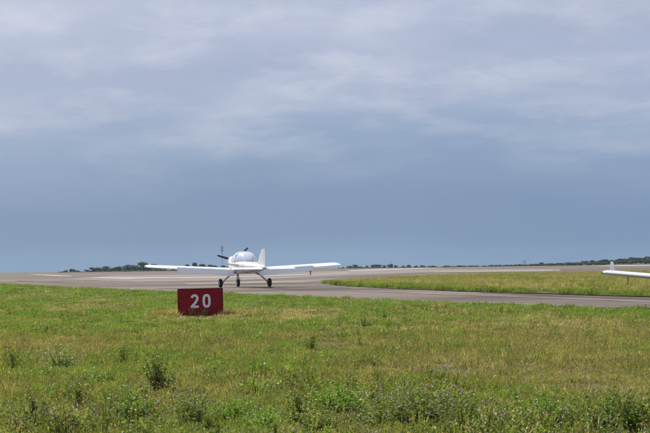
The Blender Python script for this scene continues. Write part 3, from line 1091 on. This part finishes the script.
class Soup:
    def __init__(self):
        self.v, self.f, self.c = [], [], []

    def blade(self, r, x, y, h, w, col, lean=0.5, z=0.0):
        a = r.uniform(0, 6.283)
        l = h * lean * r.uniform(0.2, 1.1)
        dx, dy = math.cos(a) * l, math.sin(a) * l
        b = r.uniform(0, 6.283)
        wx, wy = math.cos(b) * w / 2, math.sin(b) * w / 2
        k = len(self.v)
        self.v += [(x - wx, y - wy, z), (x + wx, y + wy, z),
                   (x + dx * 0.35 - wx * 0.9, y + dy * 0.35 - wy * 0.9, z + h * 0.55), (x + dx * 0.35 + wx * 0.9, y + dy * 0.35 + wy * 0.9, z + h * 0.55),
                   (x + dx, y + dy, z + h * r.uniform(0.85, 1.0))]
        self.f += [(k, k + 1, k + 3, k + 2), (k + 2, k + 3, k + 4)]
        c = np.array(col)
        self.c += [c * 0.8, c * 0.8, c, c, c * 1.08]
        return x + dx, y + dy, z + h

    def leaf(self, r, p, s, col, up=0.3):
        a = np.array([r.gauss(0, 1), r.gauss(0, 1), r.gauss(up, 0.6)])
        a /= np.linalg.norm(a) + 1e-9
        b = np.cross(a, [r.gauss(0, 1), r.gauss(0, 1), r.gauss(0, 1)])
        b /= np.linalg.norm(b) + 1e-9
        p = np.array(p)
        k = len(self.v)
        self.v += [tuple(p), tuple(p + a * s * 0.55 + b * s * 0.28), tuple(p + a * s), tuple(p + a * s * 0.55 - b * s * 0.28)]
        self.f.append((k, k + 1, k + 2, k + 3))
        self.c += [np.array(col)] * 4

    def blob(self, r, p, s, col, h=1.0):
        """small flower or seed head: six-sided double cone"""
        k = len(self.v)
        x, y, z = p
        n = 5
        self.v.append((x, y, z - s * h))
        for i in range(n):
            a = 6.283 * i / n
            self.v.append((x + s * math.cos(a) * 0.8, y + s * math.sin(a) * 0.8, z + s * h * 0.1 * (i % 2)))
        self.v.append((x, y, z + s * h))
        for i in range(n):
            j = (i + 1) % n
            self.f += [(k, k + 1 + j, k + 1 + i), (k + n + 1, k + 1 + i, k + 1 + j)]
        self.c += [np.array(col) * r.uniform(0.7, 1.2)] * (n + 2)

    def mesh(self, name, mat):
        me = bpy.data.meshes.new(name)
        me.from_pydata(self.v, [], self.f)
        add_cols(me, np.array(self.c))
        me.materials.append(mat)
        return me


def tuft(seed, n, rad, h, w, palettes, lean=0.7, seeds=0, seedcol=SEED, leaves=0, leafcol=GREEN):
    r = random.Random(seed)
    s = Soup()
    for i in range(n):
        q = rad * math.sqrt(r.random()); a = r.uniform(0, 6.283)
        col = r.choice(r.choices([p for p, _ in palettes], [x for _, x in palettes])[0])
        f = r.uniform(0.75, 1.25)
        s.blade(r, q * math.cos(a), q * math.sin(a), h * r.uniform(0.45, 1.15), w * r.uniform(0.7, 1.3), [c * f for c in col], lean)
    for i in range(seeds):
        q = rad * math.sqrt(r.random()); a = r.uniform(0, 6.283)
        p = s.blade(r, q * math.cos(a), q * math.sin(a), h * r.uniform(1.2, 1.9), w * 0.5, r.choice(OLIVE), 0.25)
        s.blob(r, p, r.uniform(0.003, 0.006), r.choice(seedcol), r.uniform(1.0, 2.4))
    for i in range(leaves):
        q = rad * math.sqrt(r.random()); a = r.uniform(0, 6.283)
        s.leaf(r, (q * math.cos(a), q * math.sin(a), h * r.uniform(0.15, 0.75)), r.uniform(0.02, 0.04), r.choice(leafcol), 0.5)
    return s


def weed_soup(seed, h, rad, nstem, leafs, leafsize, pal, heads=0.5, headcol=LILAC, headsize=0.008):
    """bushy weed: stems fan out from one root, leaves up each stem, small flower heads on top"""
    r = random.Random(seed)
    st, lf, hd = Soup(), Soup(), Soup()
    for i in range(nstem):
        a = r.uniform(0, 6.283)
        q = rad * r.random() ** 0.7
        hh = h * r.uniform(0.35, 1.08) * (1 - 0.30 * (q / rad) ** 2)
        tx, ty = q * math.cos(a), q * math.sin(a)
        bx, by = tx * 0.25, ty * 0.25
        prev = None
        pts = []
        for k in range(7):
            t = k / 6
            pts.append((bx + (tx - bx) * t ** 1.2 + r.uniform(-.006, .006), by + (ty - by) * t ** 1.2 + r.uniform(-.006, .006), hh * t))
        k0 = len(st.v)
        wv = 0.0035
        b = r.uniform(0, 3.14)
        for p in pts:
            st.v += [(p[0] - wv * math.cos(b), p[1] - wv * math.sin(b), p[2]), (p[0] + wv * math.cos(b), p[1] + wv * math.sin(b), p[2])]
            st.c += [np.array(r.choice(OLIVE)) * 0.8] * 2
        for k in range(6):
            st.f.append((k0 + 2 * k, k0 + 2 * k + 1, k0 + 2 * k + 3, k0 + 2 * k + 2))
        for k in range(leafs):
            t = r.uniform(0.12, 1.0)
            j = min(int(t * 6), 5)
            u = t * 6 - j
            p = [pts[j][m] * (1 - u) + pts[j + 1][m] * u for m in range(3)]
            f = r.uniform(0.7, 1.3)
            lf.leaf(r, p, leafsize * r.uniform(0.6, 1.3) * (1.15 - 0.5 * t), [c * f for c in r.choice(pal)], 0.35)
        if r.random() < heads:
            for m in range(r.randint(2, 5)):
                p = pts[-1]
                hd.blob(r, (p[0] + r.uniform(-.02, .02), p[1] + r.uniform(-.02, .02), p[2] + r.uniform(-.02, .02)), headsize * r.uniform(0.6, 1.2), r.choice(headcol), 1.2)
    return st, lf, hd


def join_soups(*ss):
    o = Soup()
    for s in ss:
        k = len(o.v)
        o.v += s.v
        o.f += [tuple(i + k for i in q) for q in s.f]
        o.c += s.c
    return o


def scatter(name, P, S, Rz, idx, templates, label):
    """ONE stuff object: many small tufts stood on the given points"""
    lib = bpy.data.collections.new(name + '_tufts')
    for i, me in enumerate(templates):
        o = bpy.data.objects.new('%s_tuft_%02d' % (name, i), me)
        lib.objects.link(o)
    me = bpy.data.meshes.new(name)
    me.from_pydata([tuple(p) for p in P], [], [])
    a = me.attributes.new('scl', 'FLOAT_VECTOR', 'POINT'); a.data.foreach_set('vector', np.asarray(S, np.float32).ravel())
    a = me.attributes.new('rot', 'FLOAT_VECTOR', 'POINT'); a.data.foreach_set('vector', np.asarray(Rz, np.float32).ravel())
    a = me.attributes.new('idx', 'INT', 'POINT'); a.data.foreach_set('value', np.asarray(idx, np.int32))
    o = bpy.data.objects.new(name, me)
    COL.objects.link(o)
    ng = bpy.data.node_groups.new(name + '_nodes', 'GeometryNodeTree')
    ng.interface.new_socket('Geometry', in_out='INPUT', socket_type='NodeSocketGeometry')
    ng.interface.new_socket('Geometry', in_out='OUTPUT', socket_type='NodeSocketGeometry')
    N, L = ng.nodes.new, ng.links.new
    gi, go = N('NodeGroupInput'), N('NodeGroupOutput')
    ci = N('GeometryNodeCollectionInfo')
    ci.inputs['Collection'].default_value = lib
    ci.inputs['Separate Children'].default_value = True
    ci.inputs['Reset Children'].default_value = True
    ip = N('GeometryNodeInstanceOnPoints')
    ip.inputs['Pick Instance'].default_value = True

    def named(nm, t):
        n = N('GeometryNodeInputNamedAttribute'); n.data_type = t
        n.inputs['Name'].default_value = nm
        return n.outputs['Attribute']
    e2r = N('FunctionNodeEulerToRotation')
    L(named('rot', 'FLOAT_VECTOR'), e2r.inputs[0])
    L(gi.outputs[0], ip.inputs['Points'])
    L(ci.outputs[0], ip.inputs['Instance'])
    L(named('idx', 'INT'), ip.inputs['Instance Index'])
    L(e2r.outputs[0], ip.inputs['Rotation'])
    L(named('scl', 'FLOAT_VECTOR'), ip.inputs['Scale'])
    L(ip.outputs[0], go.inputs[0])
    md = o.modifiers.new('tufts', 'NODES')
    md.node_group = ng
    tag(o, label, kind='stuff')
    return o


EDGE_NP = EDGE_LINE
SIGNX, SIGNY = SIGN_P.x, SIGN_P.y
# bare earth scrapes seen in the meadow: photo pixel, half sizes in metres
DIRT = [(at(572, 388), 0.33, 0.22), (at(598, 390), 0.25, 0.14), (at(130, 380), 0.10, 0.07), (at(448, 374), 0.30, 0.18), (at(255, 383), 0.22, 0.14), (at(645, 397), 0.15, 0.10),
        (at(430, 371), 0.2, 0.1), (at(325, 345), 0.4, 0.3), (at(515, 352), 0.3, 0.25)]


def dirt_w(x, y):
    w = np.zeros(np.asarray(x).shape)
    for c, a, b in DIRT:
        d = ((x - c.x) / (a * 1.1)) ** 2 + ((y - c.y) / (b * 2.1)) ** 2 + 0.8 * (fbm(x, y, 5.0, 31, 2) - 0.5)
        w = np.maximum(w, np.clip(1.5 - d, 0, 1))
    return w


def field_points(y0, y1, dens, seed):
    r = np.random.default_rng(seed)
    wmax = 0.2167 * y1 * 1.06 + 3.0
    n = int((y1 - y0) * 2 * wmax * dens)
    x = r.uniform(-wmax, wmax, n); y = r.uniform(y0, y1, n)
    k = np.abs(x) < 0.2167 * y * 1.06 + 3.0
    x, y = x[k], y[k]
    k = ~inside(x, y, PAVED)
    x, y = x[k], y[k]
    return x, y, r


def build_grass():
    T = []
    # 0-2 green, 3-4 lush, 5-7 olive mix, 8-10 straw, 11 brown thatch, 12 seed heads
    for s in range(3): T.append(tuft(100 + s, 46, 0.13, 0.085, 0.0055, [(GREEN, 5), (LUSH, 1), (OLIVE, 2), (STRAW, 0.7)], seeds=2, leaves=8).mesh('green_tuft', M['grass']))
    for s in range(2): T.append(tuft(110 + s, 46, 0.13, 0.10, 0.0065, [(LUSH, 5), (GREEN, 3)], leaves=14, leafcol=LUSH).mesh('lush_tuft', M['grass']))
    for s in range(3): T.append(tuft(120 + s, 44, 0.13, 0.080, 0.005, [(OLIVE, 4), (GREEN, 2), (STRAW, 2)], seeds=4).mesh('olive_tuft', M['grass']))
    for s in range(3): T.append(tuft(130 + s, 46, 0.13, 0.080, 0.005, [(STRAW, 5), (OLIVE, 2), (BROWN, 1), (GREEN, 1)], seeds=5, lean=0.9).mesh('straw_tuft', M['grass']))
    T.append(tuft(140, 40, 0.13, 0.045, 0.005, [(BROWN, 4), (STRAW, 2)], lean=1.2).mesh('thatch_tuft', M['grass']))
    T.append(tuft(141, 22, 0.13, 0.11, 0.004, [(OLIVE, 3), (STRAW, 2)], seeds=16, lean=0.4).mesh('seed_tuft', M['grass']))
    T.append(tuft(142, 18, 0.13, 0.09, 0.004, [(GREEN, 3), (OLIVE, 2)], seeds=14, seedcol=LILAC, lean=0.4, leaves=10, leafcol=GREYG).mesh('lilac_tuft', M['grass']))
    # 14-24 the same kinds as 0-10, mown; 25 withered stalks
    for s in range(3): T.append(tuft(150 + s, 50, 0.13, 0.075, 0.007, [(GREEN, 5), (LUSH, 1), (OLIVE, 2), (STRAW, 0.7)], leaves=8).mesh('mown_green', M['grass']))
    for s in range(2): T.append(tuft(160 + s, 50, 0.13, 0.085, 0.0075, [(LUSH, 5), (GREEN, 3)], leaves=10, leafcol=LUSH).mesh('mown_lush', M['grass']))
    for s in range(3): T.append(tuft(170 + s, 50, 0.13, 0.070, 0.007, [(OLIVE, 4), (GREEN, 2), (STRAW, 2)]).mesh('mown_olive', M['grass']))
    for s in range(3): T.append(tuft(180 + s, 50, 0.13, 0.070, 0.007, [(STRAW, 5), (OLIVE, 2), (BROWN, 1), (GREEN, 1)], lean=0.9).mesh('mown_straw', M['grass']))
    T.append(tuft(190, 40, 0.13, 0.085, 0.006, [(BROWN, 4), (STRAW, 3)], lean=0.8).mesh('withered', M['grass']))
    EARTH = [(0.075, 0.038, 0.026), (0.095, 0.052, 0.033), (0.060, 0.032, 0.024)]
    T.append(tuft(195, 60, 0.13, 0.035, 0.009, [(EARTH, 6), (BROWN, 1)], lean=1.6).mesh('trodden', M['grass']))
    Ps, Ss, Rs, Is = [], [], [], []
    for y0, y1, dens, sc, seed in ((8.5, 15, 75, 0.95, 1), (15, 24, 55, 1.0, 2), (24, 36, 38, 1.15, 3), (36, 60, 24, 1.3, 4), (60, 130, 9, 1.5, 5)):
        x, y, r = field_points(y0, y1, dens, seed)
        dirt = dirt_w(x, y)
        k = r.random(len(x)) > dirt * 0.1
        x, y, dirt = x[k], y[k], dirt[k]
        n = len(x)
        a = fbm(x, y * 0.35, 0.55, 11, 3)          # dry <-> green, patches some metres across
        b = fbm(x, y * 0.4, 1.6, 21, 3)
        ed = seg_dist(x, y, EDGE_NP)
        dry = (a - 0.5) * 2.4 + (b - 0.5) * 1.6 + 0.10 * np.sin(x * 0.5)
        # a dried belt in the middle distance, lush strip along the pavement edge and at the left
        dry += 0.22 * np.exp(-((y - 27) / 6.0) ** 2) * np.clip((x + 3.5) / 4, 0, 1)
        dry -= 0.50 * np.clip((14.5 - y) / 5, 0, 1)
        dry -= 0.75 * np.exp(-(ed / 4.0) ** 2)
        dry -= 0.30 * np.clip((-x - 0.5) / 5, 0, 1) * np.clip((y - 22) / 10, 0, 1)
        sg = np.exp(-(((x - SIGNX - 0.05) / 1.0) ** 4 + ((y - SIGNY) / 2.6) ** 2))
        dry += 1.9 * sg
        dry += r.normal(0, 0.28, n)
        u = r.random(n)
        idx = np.where(dry < -0.45, np.where(u < 0.6, r.integers(3, 5, n), r.integers(0, 3, n)),
              np.where(dry < 0.05, np.where(u < 0.75, r.integers(0, 3, n), r.integers(5, 8, n)),
              np.where(dry < 0.45, np.where(u < 0.7, r.integers(5, 8, n), r.integers(8, 11, n)),
                       np.where(u < 0.8, r.integers(8, 11, n), 11))))
        v = r.random(n)
        sd_ = fbm(x, y, 0.8, 41, 3)
        idx = np.where((v < 0.09) & (sd_ > 0.48) & (y < 26), 12, idx)
        # towards the pavement the sward is mown: no seed stalks
        idx = np.where((y > 26) & (idx < 11), idx + 14, idx)
        li = fbm(x, y, 0.7, 51, 2)
        idx = np.where((v > 0.82) & (li > 0.50) & (y < 14) & (v > 0.90), 13, idx)
        idx = np.where(dirt > 0.25, np.where(r.random(n) < 0.2, 26, 11), idx)
        hs = (0.45 + 1.1 * fbm(x, y * 0.7, 1.1, 61, 3)) * (1.0 - 0.55 * dirt)
        hs *= np.where(r.random(n) < 0.07, r.uniform(1.2, 1.9, n), 1.0)
        hs *= 1 - 0.25 * np.clip((y - 30) / 15, 0, 1)
        hs = hs * (1 + 0.9 * sg * (y > SIGNY - 0.1) + 0.2 * sg)
        hs = np.where((np.abs(x - SIGNX) < SIGN_W / 2) & (y > SIGNY - 3.0) & (y < SIGNY), hs * 0.45, hs)
        s = sc * r.uniform(0.8, 1.25, n)
        z = np.interp(y, YK, ZK) + bumps(x, y) - 0.004
        Ps.append(np.stack([x, y, z], 1))
        Ss.append(np.stack([s, s, s * hs], 1))
        Rs.append(np.stack([r.normal(0, 0.08, n), r.normal(0, 0.08, n), r.uniform(0, 6.283, n)], 1))
        Is.append(idx)
    r = np.random.default_rng(5)
    n = 620
    x = SIGNX + r.normal(-0.14, 0.70, n); y = SIGNY + r.uniform(-0.55, 0.9, n)
    d = np.hypot((x - SIGNX) / 1.25, (y - SIGNY) / 1.0)
    front = (y < SIGNY + 0.2) & (np.abs(x - SIGNX) < SIGN_W / 2 + 0.03)
    k = (d < 1.1) & ~((y > SIGNY - 0.06) & (y < SIGNY + 0.25) & (np.abs(x - SIGNX) < SIGN_W / 2 + 0.08))
    x, y, front = x[k], y[k], front[k]
    n = len(x)
    s = r.uniform(0.9, 1.3, n)
    hs = np.where(front, r.uniform(0.2, 0.4, n), r.uniform(0.9, 2.6, n))
    Ps.append(np.stack([x, y, np.interp(y, YK, ZK)], 1)); Ss.append(np.stack([s, s, s * hs], 1))
    Rs.append(np.stack([r.normal(0, .1, n), r.normal(0, .1, n), r.uniform(0, 6.283, n)], 1)); Is.append(np.where(r.random(n) < 0.5, r.integers(22, 25, n), 25))
    scatter('grass', np.concatenate(Ps), np.concatenate(Ss), np.concatenate(Rs), np.concatenate(Is), T, 'patchy green and straw meadow grass in front of the pavement')

    # island between the taxiways: taller, drier, greener along its near edge
    T2 = []
    for s in range(3): T2.append(tuft(200 + s, 46, 0.16, 0.15, 0.008, [(STRAW, 7), (OLIVE, 4), (GREEN, 1)], seeds=2, lean=0.6).mesh('dry_tuft', M['grass']))
    for s in range(2): T2.append(tuft(210 + s, 44, 0.16, 0.16, 0.009, [(LUSH, 3), (GREEN, 5), (OLIVE, 2)], lean=0.5, leaves=20, leafcol=GREEN).mesh('fresh_tuft', M['grass']))
    for s in range(2): T2.append(tuft(220 + s, 44, 0.16, 0.14, 0.008, [(OLIVE, 5), (GREEN, 4), (STRAW, 1)], lean=0.5).mesh('olive_tuft', M['grass']))
    r = np.random.default_rng(77)
    xs = [p[0] for p in ISLAND]; ys = [p[1] for p in ISLAND]
    n = int((max(xs) - min(xs)) * (max(ys) - min(ys)) * 14)
    x = r.uniform(min(xs), max(xs), n); y = r.uniform(min(ys), max(ys), n)
    k = inside(x, y, ISLAND) & (x < 0.2167 * y * 1.06 + 6) & (r.random(n) < np.clip(1.25 - (y - 45) / 70, 0.4, 1))
    x, y = x[k], y[k]
    n = len(x)
    ed = seg_dist(x, y, [(p.x, p.y) for p in IN_] + [ISLAND[len(IN_)]])
    dry = (fbm(x, y, 0.4, 71, 3) - 0.5) * 2.4 + 0.32 - 1.2 * np.exp(-(ed / 0.9) ** 2) + r.normal(0, 0.25, n)
    idx = np.where(dry < -0.2, r.integers(3, 5, n), np.where(dry < 0.12, r.integers(5, 7, n), r.integers(0, 3, n)))
    s = r.uniform(0.85, 1.3, n)
    hs = 0.7 + 0.7 * fbm(x, y, 0.8, 81, 3)
    z = np.interp(y, YK, ZK) + 0.05
    scatter('island_grass', np.stack([x, y, z], 1), np.stack([s, s, s * hs], 1), np.stack([r.normal(0, .08, n), r.normal(0, .08, n), r.uniform(0, 6.283, n)], 1), idx, T2,
            'taller dry grass on the island between the taxiways')

    # ground cover: small leafy weeds with lilac and grey heads, thick in the foreground
    T3 = []
    T3.append(join_soups(*weed_soup(301, 0.13, 0.10, 12, 22, 0.018, LUSH + GREEN, 0.08, LILAC, 0.006)).mesh('cover', M['leaf']))
    T3.append(join_soups(*weed_soup(302, 0.12, 0.11, 12, 22, 0.015, GREYG + DARK, 0.45, LILAC, 0.006)).mesh('cover', M['leaf']))
    T3.append(join_soups(*weed_soup(303, 0.11, 0.12, 12, 22, 0.017, DARK + GREEN + LUSH, 0.1, SEED, 0.006)).mesh('cover', M['leaf']))
    T3.append(join_soups(*weed_soup(304, 0.15, 0.07, 9, 20, 0.014, GREYG + GREEN, 0.5, SEED, 0.006)).mesh('cover', M['leaf']))
    Ps, Ss, Rs, Is = [], [], [], []
    for y0, y1, dens, seed in ((8.5, 16, 24, 11), (16, 26, 11, 12), (26, 40, 3.5, 13)):
        x, y, r = field_points(y0, y1, dens, seed)
        n = len(x)
        a = fbm(x, y * 0.8, 0.7, 91, 3)
        lush = a + 0.12 * np.clip((13.6 - y) / 1.5, 0, 1) + 0.05 * np.clip((-x - 0.5) / 2, 0, 1) * (y < 17) - 0.10 * np.clip((y - 17) / 8, 0, 1)
        k = (r.random(n) < np.clip((lush - 0.50) * 6, 0, 1)) & (dirt_w(x, y) < 0.2)
        x, y, a = x[k], y[k], a[k]
        n = len(x)
        kind = fbm(x, y, 0.9, 95, 2) + r.normal(0, 0.12, n)
        idx = np.where(kind < 0.42, 2, np.where(kind < 0.58, 0, np.where(kind < 0.68, 1, 3)))
        s = r.uniform(0.55, 1.15, n) * (0.8 + 1.0 * np.clip((a - 0.5) * 4, 0, 1)) * (1 + 0.12 * np.clip((13.8 - y) / 1.5, 0, 1))
        z = np.interp(y, YK, ZK) + bumps(x, y) - 0.004
        Ps.append(np.stack([x, y, z], 1)); Ss.append(np.stack([s, s, s], 1))
        Rs.append(np.stack([r.normal(0, .1, n), r.normal(0, .1, n), r.uniform(0, 6.283, n)], 1)); Is.append(idx)
    scatter('weed_cover', np.concatenate(Ps), np.concatenate(Ss), np.concatenate(Rs), np.concatenate(Is), T3, 'low leafy weeds with lilac and grey heads through the near grass')


build_grass()

# single weeds that stand out from the grass
WEED_MESH = {}


def weed_kind(kind):
    if kind in WEED_MESH: return WEED_MESH[kind]
    spec = {'dark': dict(seed=401, h=1.0, rad=0.40, nstem=46, leafs=44, leafsize=0.062, pal=DARK + GREYG + GREEN + GREEN, heads=0.4, headcol=SEED, headsize=0.017),
            'grey': dict(seed=402, h=1.0, rad=0.62, nstem=84, leafs=38, leafsize=0.06, pal=GREYG + GREEN + DARK, heads=0.9, headcol=SEED + LILAC, headsize=0.018),
            'green': dict(seed=403, h=1.0, rad=0.85, nstem=84, leafs=42, leafsize=0.075, pal=LUSH + LUSH + GREEN + DARK, heads=0.1, headcol=LILAC, headsize=0.017),
            'lilac': dict(seed=404, h=1.0, rad=0.80, nstem=84, leafs=38, leafsize=0.065, pal=DARK + GREEN + GREYG, heads=0.95, headcol=LILAC, headsize=0.019)}[kind]
    st, lf, hd = weed_soup(**spec)
    WEED_MESH[kind] = (st.mesh('weed_stems', M['leaf']), lf.mesh('weed_foliage', M['leaf']), hd.mesh('weed_heads', M['leaf']) if hd.v else None)
    return WEED_MESH[kind]


WEEDS = [
    (160, 395, 36, 'dark', 'tall dark upright weed left of centre, below the red sign'),
    (190, 428, 31, 'grey', 'broad greyish weed clump just below the tall dark weed'),
    (35, 431, 38, 'dark', 'dark bushy weed in the bottom left corner'),
    (80, 410, 29, 'dark', 'dark round weed clump near the left, above the bottom corner'),
    (128, 424, 31, 'green', 'green leafy weed between the corner bush and the grey clump'),
    (235, 424, 24, 'green', 'low green weed right of the grey clump at the bottom'),
    (14, 372, 25, 'dark', 'dark weed at the left edge, mid meadow'),
    (62, 372, 23, 'grey', 'grey weed at the left, second from the left edge in mid meadow'),
    (120, 366, 23, 'dark', 'dark weed left of and above the tall upright weed'),
    (310, 354, 20, 'dark', 'single dark weed in the middle meadow below the aircraft tail'),
    (48, 334, 10, 'dark', 'small dark weed near the left, below the pavement edge'),
    (458, 351, 12, 'green', 'fresh green weed mound in the right middle meadow'),
    (500, 353, 10, 'green', 'low green weed mound beside the fresh green mound'),
    (300, 427, 35, 'dark', 'dark weed clump at the bottom centre left'),
    (338, 416, 29, 'green', 'bright green leafy clump at the bottom centre'),
    (385, 428, 33, 'lilac', 'lilac flowered clump at the bottom, right of the bright green one'),
    (425, 427, 37, 'lilac', 'largest lilac flowered clump at the bottom, right of centre'),
    (470, 431, 32, 'lilac', 'lilac flowered clump at the bottom beside the largest one'),
    (545, 431, 34, 'green', 'green clump at the bottom right, between lilac flowers and corner'),
    (612, 433, 36, 'green', 'green leafy clump in the bottom right corner'),
    (510, 368, 11, 'dark', 'small dark weed in the right meadow above the bare earth'),
    (368, 369, 14, 'green', 'small upright green weed in the centre of the meadow'),
    (115, 338, 9, 'dark', 'small dark weed below the pavement edge at the left'),
    (205, 362, 11, 'green', 'low green weed below the red sign'),
    (445, 309, 5, 'dark', 'tiny dark weed near the taxiway edge'),
    (605, 350, 9, 'dark', 'small dark weed at the right, above the bare earth'),
    (100, 432, 22, 'grey', 'grey weed at the very bottom between corner bush and green weed'),
    (210, 433, 18, 'dark', 'dark weed at the very bottom under the grey clump'),
    (265, 432, 20, 'green', 'green weed at the very bottom left of the dark central clump'),
    (320, 433, 24, 'grey', 'grey weed at the very bottom centre, before the bright green clump'),
    (505, 427, 22, 'dark', 'dark weed at the bottom between lilac flowers and green clump'),
    (575, 426, 18, 'lilac', 'low lilac flowered clump at the bottom right, beside green clumps'),
    (642, 427, 22, 'dark', 'dark weed at the bottom of the right edge'),
    (8, 425, 20, 'green', 'green weed at the bottom of the left edge'),
    (60, 395, 14, 'grey', 'small grey weed above the dark round clump at the left'),
    (345, 385, 13, 'dark', 'small dark weed above the bright green clump, centre'),
    (270, 395, 12, 'green', 'small green weed between the tall dark weed and the centre'),
    (415, 345, 9, 'green', 'small green weed left of the fresh green mound'),
    (560, 340, 8, 'dark', 'small dark weed in the right meadow below the taxiway'),
    (95, 385, 13, 'green', 'small green weed just above the dark round clump'),
    (22, 345, 9, 'grey', 'small grey weed by the left edge, below the pavement'),
    (150, 345, 9, 'grey', 'small grey weed left of and below the red sign'),
]
r_w = random.Random(3)
for wx, wy, wh, kind, label in WEEDS:
    p = at(wx, wy)
    st, lf, hd = weed_kind(kind)
    t = empty('weed', (p.x, p.y, p.z + float(bumps(np.array(p.x), np.array(p.y))) - 0.01), random.uniform(0, 6.28))
    tag(t, label, 'plant', 'weeds standing out of the meadow')
    for nm, me in (('stems', st), ('foliage', lf), ('flower_heads', hd)):
        if me is None: continue
        o = bpy.data.objects.new(nm, me); COL.objects.link(o); o.parent = t
        o['kind'] = 'stuff'
    h = wh * 1.24 / FPX * p.y
    wd = r_w.uniform(1.0, 1.35) * (1.25 if kind != 'dark' else 1.05)
    t.scale = (h * wd, h * wd, h)

# ------------------------------------------------------------------ haze in the air
HAZE = True
if HAZE:
    hz = pyobj('haze', *box(-1500, 1500, -100, 1500, -2.0, 16.0))
    m = bpy.data.materials.new('haze_air'); m.use_nodes = True
    m.node_tree.nodes.clear()
    o_ = m.node_tree.nodes.new('ShaderNodeOutputMaterial')
    pv = m.node_tree.nodes.new('ShaderNodeVolumePrincipled')
    pv.inputs['Color'].default_value = (0.55, 0.72, 0.92, 1)
    pv.inputs['Density'].default_value = 0.00013
    pv.inputs['Anisotropy'].default_value = 0.0
    m.node_tree.links.new(pv.outputs[0], o_.inputs['Volume'])
    hz.data.materials.append(m)
    tag(hz, 'thin pale haze over the airfield', kind='stuff')
